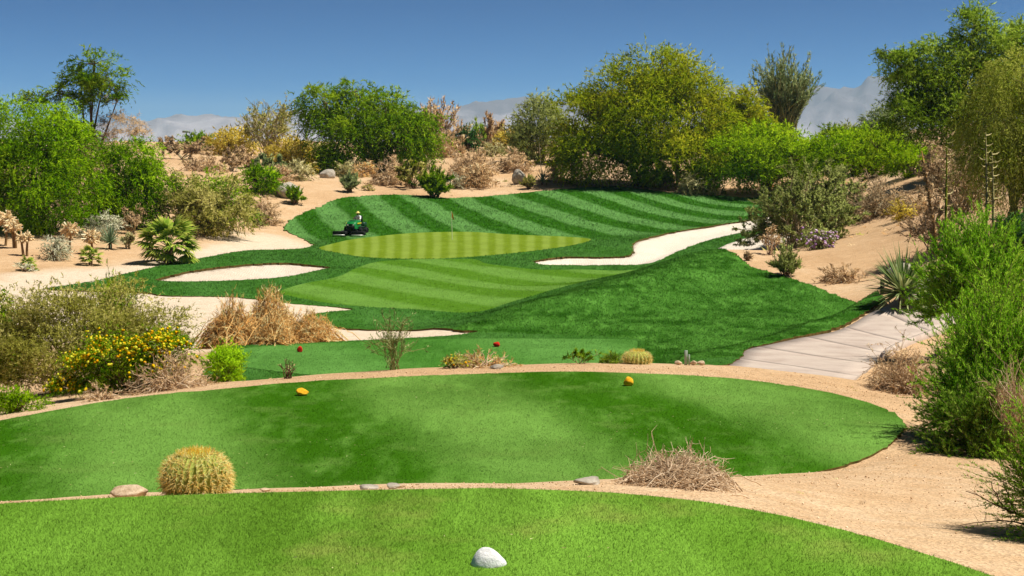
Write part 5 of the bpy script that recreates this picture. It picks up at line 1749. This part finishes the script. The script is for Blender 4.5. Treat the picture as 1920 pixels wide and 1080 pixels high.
# agave flower stalks on the right
for k, (lab, x0, y0, x1, y1, d, pal, seed_) in enumerate([('leaning brown stalk studded with dry seed pods', 1762, 430, 1728, 283, 58, 'straw', 661), ('tall green flower stalk with side bracts, middle of the three', 1772, 440, 1775, 262, 56, 'weep', 662),
                                                          ('pale flower stalk with curved bracts, right of the middle stalk', 1850, 440, 1848, 248, 55, 'sage', 663), ('shorter pale flower stalk with curved bracts, rightmost', 1862, 440, 1860, 285, 55, 'sage', 664)]):
    r = rng(seed_)
    p = hit(x0, y0, d)
    top = at(x1, y1, d) - p
    root = link('agave_stalk', None, loc=p, label=lab, cat='plant stalk', group='agave flower stalks on the right bank')
    P = bezier(np.array([0, 0, -.2]), top * .5 + [.05, 0, 0], top, 10)
    V, F = tube1(P, np.linspace(.07, .02, 10), 6)
    link('stalk', Geo().add(V, F, 0, .5).mesh('stalk', [LM[pal]], True), root)
    g = Geo()
    if k == 0:
        n = 420
        t = r.uniform(.15, .9, n)
        q = np.stack([np.interp(t, np.linspace(0, 1, 10), P[:, i]) for i in range(3)], 1)
        dd = unit(r.normal(size=(n, 3)))
        V, F = leaf_kites(q, dd, .16, .09, r)
        g.add(V, F, 0, np.repeat(r.random(n), 4), np.repeat(unit(dd + [0, 0, .5]), 4, 0))
        link('seed_pod', g.mesh('seed_pod', [LM['brown']]), root, kind='stuff')
    else:
        n = 22
        t = np.linspace(.3, .97, n)
        q = np.stack([np.interp(t, np.linspace(0, 1, 10), P[:, i]) for i in range(3)], 1)
        a = np.arange(n) * 2.4
        o = np.stack([np.cos(a), np.sin(a), np.zeros(n)], 1)
        ln = r.uniform(.22, .42, n)[:, None]
        C = np.stack([q, q + o * ln * .6 + [0, 0, .02], q + o * ln + np.array([0, 0, 1]) * ln * .35], 1)
        V, F = tubes(C, np.array([.028, .022, .006])[None].repeat(n, 0), 4)
        g.add(V, F, 0, np.repeat(r.random(n), 12))
        link('bract', g.mesh('bract', [LM['sage']]), root, kind='stuff')

# dead brush pile behind the near tee
r = rng(700)
p, W, H, px = place(1270, 912, 226, 100, 10.55)
root = link('dead_brush', None, loc=p, label='tangled pale pile of dead twigs behind the near tee', cat='brush')
g, P = stem_geo(W * 1.06, H * .74, r, 460, px, .97, .62, 9, .3, .08, 3, .45, .62)
Q = twigs_on(P, r, 700, H * .42, .45 * px, g, up=-.1, spreadn=.8, tmin=.25, k=4, sides=3, tintm=.55)
twigs_on(Q, r, 500, H * .25, .25 * px, g, up=0, spreadn=.9, k=3, tintm=.6)
link('twig_tangle', g.mesh('twig_tangle', [LM['twig']], True), root)
gl = Geo()
leaves_on(Q, r, 500, (5, .4), px, gl, alt=.6)
link('dry_leaf', gl.mesh('dry_leaf', [LM['tan']]), root, kind='stuff')
# bare branch reaching in from the lower right
r = rng(702)
b = hit(1985, 1000, 10.0)
root = link('bare_branch', None, loc=b, label='thin bare branch reaching over the sand at the lower right', cat='branch')
ends = [at(1812, 918, 9.6) - b, at(1858, 905, 9.8) - b, at(1800, 984, 9.5) - b, at(1880, 900, 9.9) - b]
mids = [at(1900, 962, 9.8) - b, at(1880, 955, 9.8) - b, at(1900, 968, 9.7) - b, at(1895, 958, 9.8) - b]
st = [np.array([.05, 0, .0]), at(1900, 965, 9.8) - b, np.array([0.05, 0, .02]), at(1910, 966, 9.8) - b]
g = Geo()
P = np.stack([bezier(s_, m_, e_, 9) for s_, m_, e_ in zip(st, mids, ends)]) + r.normal(size=(4, 9, 3)) * .006
V, F = tubes(P, np.linspace(.008, .003, 9)[None].repeat(4, 0), 5)
g.add(V, F, 0, .5)
twigs_on(P, r, 26, .09, .0022, g, up=.4, spreadn=.7)
link('wood', g.mesh('wood', [LM['bark']], True), root)


# ------------------------------------------------------------------ posts, stake, flag
WOODDARK = paint('dark_post_wood', (74, 60, 48), .8, .2)
STAKE = paint('weathered_stake', (150, 164, 146), .7, .2)
POLE = paint('flagstick_white', (226, 232, 190), .4, .5)
FLAGM = paint('flag_cloth', (196, 132, 36), .8, .1)
p, W, H, px = place(1653, 592, 7, 26, 50)
o = link('post', None, loc=p, label='short dark post on the turf edge beside the big yucca', cat='post')
part('shaft', WOODDARK, o, box(-W / 2, W / 2, -W / 2, W / 2, -.2, H, .02))
part('cap', WOODDARK, o, box(-W * .55, W * .55, -W * .55, W * .55, H, H + .03, .01))
p, W, H, px = place(351, 274, 5, 36, 195)
o = link('post', None, loc=p, label='thin dark post with a small lamp head on the left skyline', cat='post')
part('shaft', WOODDARK, o, tube1([(0, 0, -.3), (0, 0, H * .75)], (.16, .14), 8))
part('lamp_head', STAKE, o, box(-.6, .3, -.2, .2, H * .86, H * .98, .05), tube1([(0, 0, H * .7), (-.1, 0, H * .88)], (.05, .05), 5))
p, W, H, px = place(1286, 684, 6, 27, 24.8)
o = link('stake', None, loc=p, label='grey wooden stake between small pale stones beyond the middle tee', cat='stake')
part('board', STAKE, o, box(-W / 2, W / 2, -.012, .012, -.05, H, .004))
part('board', STAKE, o, box(W * .7, W * 1.2, -.03, -.008, -.05, H * .72, .004))

gp = hit(848, 450)
gp[2] += LIP
fs = link('flagstick', None, loc=gp, label='thin flagstick with furled orange flag on the putting green', cat='flag')
top = np.array([-.06, 0, 2.14])
part('pole', POLE, fs, tube1([(0, 0, -.1), top * .5, top], (.022, .022, .018), 8))
fr = np.linspace(0, 1, 9)
fl = Geo()
col = np.array([[(top[0] + .02 + u * .2 * (.5 + .5 * v), .05 * math.sin(u * 9 + v * 2) * u, top[2] - .02 - v * .46 - u * .22) for u in fr] for v in np.linspace(0, 1, 7)])
idx = np.arange(63).reshape(7, 9)
fl.add(col.reshape(-1, 3), np.stack([idx[:-1, :-1], idx[:-1, 1:], idx[1:, 1:], idx[1:, :-1]], -1).reshape(-1, 4))
fl.add(col.reshape(-1, 3) + [0, .012, 0], np.stack([idx[:-1, :-1], idx[1:, :-1], idx[1:, 1:], idx[:-1, 1:]], -1).reshape(-1, 4))
link('flag', fl.mesh('flag', [FLAGM], True), fs)
part('cup_rim', STAKE, fs, lathe([(.054, .012), (.06, .012), (.06, -.05), (.054, -.05)], 16))

# ------------------------------------------------------------------ riding mower
GREENP = paint('mower_green_paint', (18, 116, 48), .35, .5, 0, .4, .05)
DGREEN = paint('mower_dark_green', (14, 62, 34), .4, .5, 0, .2, .05)
YEL = paint('mower_yellow', (228, 204, 40), .4, .5)
BLK = paint('black_rubber', (26, 26, 26), .8, .3)
DARKM = paint('dark_metal', (44, 44, 42), .5, .5, .4)
PALEM = paint('pale_steel', (206, 206, 196), .4, .5, .3)
mp = hit(668, 441)
mp[2] += LIP
yaw = math.radians(-14)
mw = link('riding_mower', None, loc=mp, label='green riding reel mower working along the slope left of the putting green', cat='mower')
mw.rotation_euler = (0, 0, yaw)
hood = np.array([[(-w, y, z0), (-w, y, z1 - .12), (-w + .12, y, z1), (w - .12, y, z1), (w, y, z1 - .12), (w, y, z0)] for y, w, z0, z1 in
                 ((-1.32, .36, .55, .92), (-1.22, .42, .52, 1.02), (-.9, .46, .5, 1.10), (-.5, .48, .5, 1.16), (-.15, .48, .5, 1.20), (-.05, .42, .55, 1.16))])
idx = np.arange(36).reshape(6, 6)
hq = np.stack([idx[:-1, :-1], idx[:-1, 1:], idx[1:, 1:], idx[1:, :-1]], -1).reshape(-1, 4)
caps = np.array([(0, 1, 2), (0, 2, 3), (0, 3, 4), (0, 4, 5), (30, 32, 31), (30, 33, 32), (30, 34, 33), (30, 35, 34)])
g = Geo().add(hood.reshape(-1, 3), hq)
g.T.append(caps)
g.M.append(np.zeros(len(caps)))
hd = link('hood', g.mesh('hood', [GREENP]), mw)
part('vent', DGREEN, hd, box(-.22, .22, -.85, -.35, 1.085, 1.155, .02))
for s in (-1, 1):
    part('yellow_stripe', YEL, hd, box(min(s * .475, s * .5), max(s * .475, s * .5), -1.0, -.12, .86, .98, .005))
    part('headlight', PALEM, hd, box(s * .24 - .08, s * .24 + .08, -1.345, -1.31, .76, .86, .01))
part('grille', BLK, mw, box(-.3, .3, -1.36, -1.3, .5, .74, .02))
part('chassis', DARKM, mw, box(-.4, .4, -1.2, 1.25, .3, .52, .03))
part('footrest', DARKM, mw, box(-.62, .62, -.2, .35, .46, .52, .02))
part('engine_cover', DGREEN, mw, box(-.45, .45, .75, 1.35, .52, .95, .06))
for s in (-1, 1):
    part('fender', DGREEN, mw, box(min(s * .45, s * .78), max(s * .45, s * .78), -.75, -.1, .62, .68, .02))
seat = part('seat', BLK, mw, box(-.27, .27, .3, .78, .82, .94, .05))
part('backrest', BLK, seat, box(-.27, .27, .72, .86, .94, 1.5, .06))
part('seat_base', DARKM, mw, box(-.2, .2, .4, .72, .5, .82, .02))
sw = part('steering_wheel', BLK, mw, lathe([(.2 + .018 * math.cos(a), .018 * math.sin(a)) for a in np.linspace(0, TAU, 9)], 24), tube1([(-.2, 0, 0), (.2, 0, 0)], .012), tube1([(0, -.2, 0), (0, .2, 0)], .012), smooth=True)
sw.location, sw.rotation_euler = (0, -.02, 1.3), (math.radians(38), 0, 0)
part('steering_column', DARKM, mw, tube1([(0, -.22, .9), (0, -.02, 1.29)], .03, 8))


def wheel(name, x, y, rad, wd):
    t = part(name, BLK, mw, lathe([(rad * .6, -wd / 2), (rad * .93, -wd / 2), (rad, -wd * .3), (rad, wd * .3), (rad * .93, wd / 2), (rad * .6, wd / 2)], 28, 'x'), smooth=True)
    t.location = (x, y, rad)
    part('rim', DARKM, t, lathe([(.02, -wd * .36), (rad * .6, -wd * .4), (rad * .6, wd * .4), (.02, wd * .36)], 20, 'x'))


for s in (-1, 1):
    wheel('wheel', s * .62, -.5, .36, .26)
    wheel('wheel', s * .5, 1.0, .28, .22)
for x, y in ((-.78, -1.62), (.78, -1.62), (0, .12)):
    ru = part('reel_unit', BLK, mw, box(-.52, .52, -.12, .2, .2, .34, .03), box(-.54, -.5, -.26, .26, .05, .34, .02), box(.5, .54, -.26, .26, .05, .34, .02), box(-.5, .5, -.24, -.2, .12, .36, .01))
    ru.location = (x, y, 0)
    part('cutting_reel', DARKM, ru, lathe([(.0, -.49), (.12, -.49), (.12, .49), (.0, .49)], 11, 'x', (0, 0, .15)))
    part('front_roller', PALEM, ru, lathe([(.0, -.5), (.045, -.5), (.045, .5), (0, .5)], 12, 'x', (0, -.24, .05)))
    part('lift_arm', DARKM, ru, tube1([(0, .1, .3), (-x * .4, -y * .25, .42), (-x * .62, -y * .45 if y < 0 else .3, .42)], .035, 6))

# ------------------------------------------------------------------ the driver
SHIRT = paint('white_shirt', (236, 236, 236), .9, .1)
PANTS = paint('cream_trousers', (222, 196, 164), .9, .1)
SKIN = paint('skin', (150, 96, 66), .6, .3)
STRAW = paint('straw_hat', (232, 214, 130), .9, .1)
DARK = paint('dark_matte', (44, 32, 26), .8, .2)
J = {'pelvis': (0, .55, .99), 'waist': (0, .57, 1.14), 'chest': (0, .53, 1.34), 'neck': (0, .48, 1.5), 'head': (0, .45, 1.62)}
E = [('pelvis', 'waist'), ('waist', 'chest'), ('chest', 'neck'), ('neck', 'head')]
RAD = {'pelvis': (.17, .13), 'waist': (.155, .115), 'chest': (.17, .12), 'neck': (.06, .06), 'head': (.055, .055)}
for s, q in ((-1, 'r'), (1, 'l')):
    J.update({'sh' + q: (s * .19, .5, 1.44), 'el' + q: (s * .27, .26, 1.22), 'wr' + q: (s * .2, .06, 1.32), 'hip' + q: (s * .1, .52, .99), 'kn' + q: (s * .17, .1, .98), 'an' + q: (s * .19, .08, .6), 'toe' + q: (s * .2, -.12, .56)})
    E += [('chest', 'sh' + q), ('sh' + q, 'el' + q), ('el' + q, 'wr' + q), ('pelvis', 'hip' + q), ('hip' + q, 'kn' + q), ('kn' + q, 'an' + q), ('an' + q, 'toe' + q)]
    RAD.update({'sh' + q: (.075, .075), 'el' + q: (.05, .05), 'wr' + q: (.036, .036), 'hip' + q: (.1, .1), 'kn' + q: (.07, .07), 'an' + q: (.05, .05), 'toe' + q: (.045, .04)})
names = list(J)
me = bpy.data.meshes.new('body')
me.from_pydata([J[n] for n in names], [(names.index(a), names.index(b)) for a, b in E], [])
tmp = bpy.data.objects.new('body', me)
COL.objects.link(tmp)
sk = tmp.modifiers.new('skin', 'SKIN')
sub = tmp.modifiers.new('sub', 'SUBSURF')
sub.levels = sub.render_levels = 2
for i, n in enumerate(names):
    me.skin_vertices[0].data[i].radius = RAD[n]
    me.skin_vertices[0].data[i].use_root = n == 'pelvis'
bpy.context.view_layer.update()
ev = tmp.evaluated_get(bpy.context.evaluated_depsgraph_get())
bm_ = bpy.data.meshes.new_from_object(ev)
bpy.data.objects.remove(tmp)
BV = np.array([v.co[:] for v in bm_.vertices])
BT = []
bm_.calc_loop_triangles()
BT = np.array([t.vertices[:] for t in bm_.loop_triangles])
cz = BV[BT].mean(1)


def seg_d(a, b):
    a, b = np.array(J[a]), np.array(J[b])
    t = np.clip(((cz - a) @ (b - a)) / ((b - a) @ (b - a)), 0, 1)
    return np.linalg.norm(cz - a - t[:, None] * (b - a), axis=1)


lab = np.zeros(len(cz), int)
best = np.full(len(cz), 9.0)
for a, b in E:
    k = 2 if 'head' in (a, b) else 3 if 'toe' in b else 1 if a[:3] in ('hip', 'pel') and b != 'waist' or a[:2] == 'kn' else 0
    dd = seg_d(a, b) - (.04 if k == 0 else 0)
    lab[dd < best] = k
    best = np.minimum(best, dd)
for q in 'rl':
    lab[np.linalg.norm(cz - np.array(J['wr' + q]), axis=1) < .06] = 2
gb = Geo()
gb.add(BV, BT[:1])
gb.T, gb.M = [BT], [lab]
HV, HF = ICO3
hv = HV * [.082, .1, .118]
face = HV[:, 1] < -.55
hv[:, 1] -= .03 * np.exp(-((HV[:, 0] / .16) ** 2 + ((HV[:, 2] + .1) / .2) ** 2)) * (HV[:, 1] < 0)
hv[:, 1] += .012 * np.exp(-(((np.abs(HV[:, 0]) - .38) / .16) ** 2 + ((HV[:, 2] - .12) / .14) ** 2)) * (HV[:, 1] < 0)
hc = np.array([0, .43, 1.68])
gb.add(hv + hc, HF, 2)
for s in (-1, 1):
    V, F = ICO3
    gb.add(V * [.012, .03, .04] + hc + [s * .084, .01, 0], F, 2)
    for k in range(5):
        w = np.array([s * .2, .06, 1.32])
        o = np.array([s * (-.05 + .022 * k), -.03, .02]) if k else np.array([s * -.05, .02, .03])
        ln = (.05, .062, .07, .065, .052)[k]
        V, F = tube1([w + [0, -.01, 0], w + o, w + o + [0, -ln * .6, -.01], w + o + [0, -ln * .5, -.05]], (.02, .011, .01, .008), 6)
        gb.add(V, F, 2)
pr = link('person', None, loc=mp, label='driver in straw hat, white shirt and cream trousers sitting on the mower', cat='person')
pr.rotation_euler = (0, 0, yaw)
link('body', gb.mesh('body', [SHIRT, PANTS, SKIN, DARK], True), pr)
part('hat', STRAW, pr, lathe([(.0, .14), (.07, .135), (.1, .09), (.105, .03), (.2, .0), (.205, -.008), (.1, .0)], 24, 'z', (0, .43, 1.73)), smooth=True)
part('dark_chin', DARK, pr, (ICO3[0] * [.06, .05, .055] + hc + [0, -.06, -.09], ICO3[1]))  # dark rounded lump over the chin and lower face
for s in (-1, 1):
    part('eye', DARK, pr, (ICO3[0] * [.014, .008, .009] + hc + [s * .032, -.084, .014], ICO3[1]))
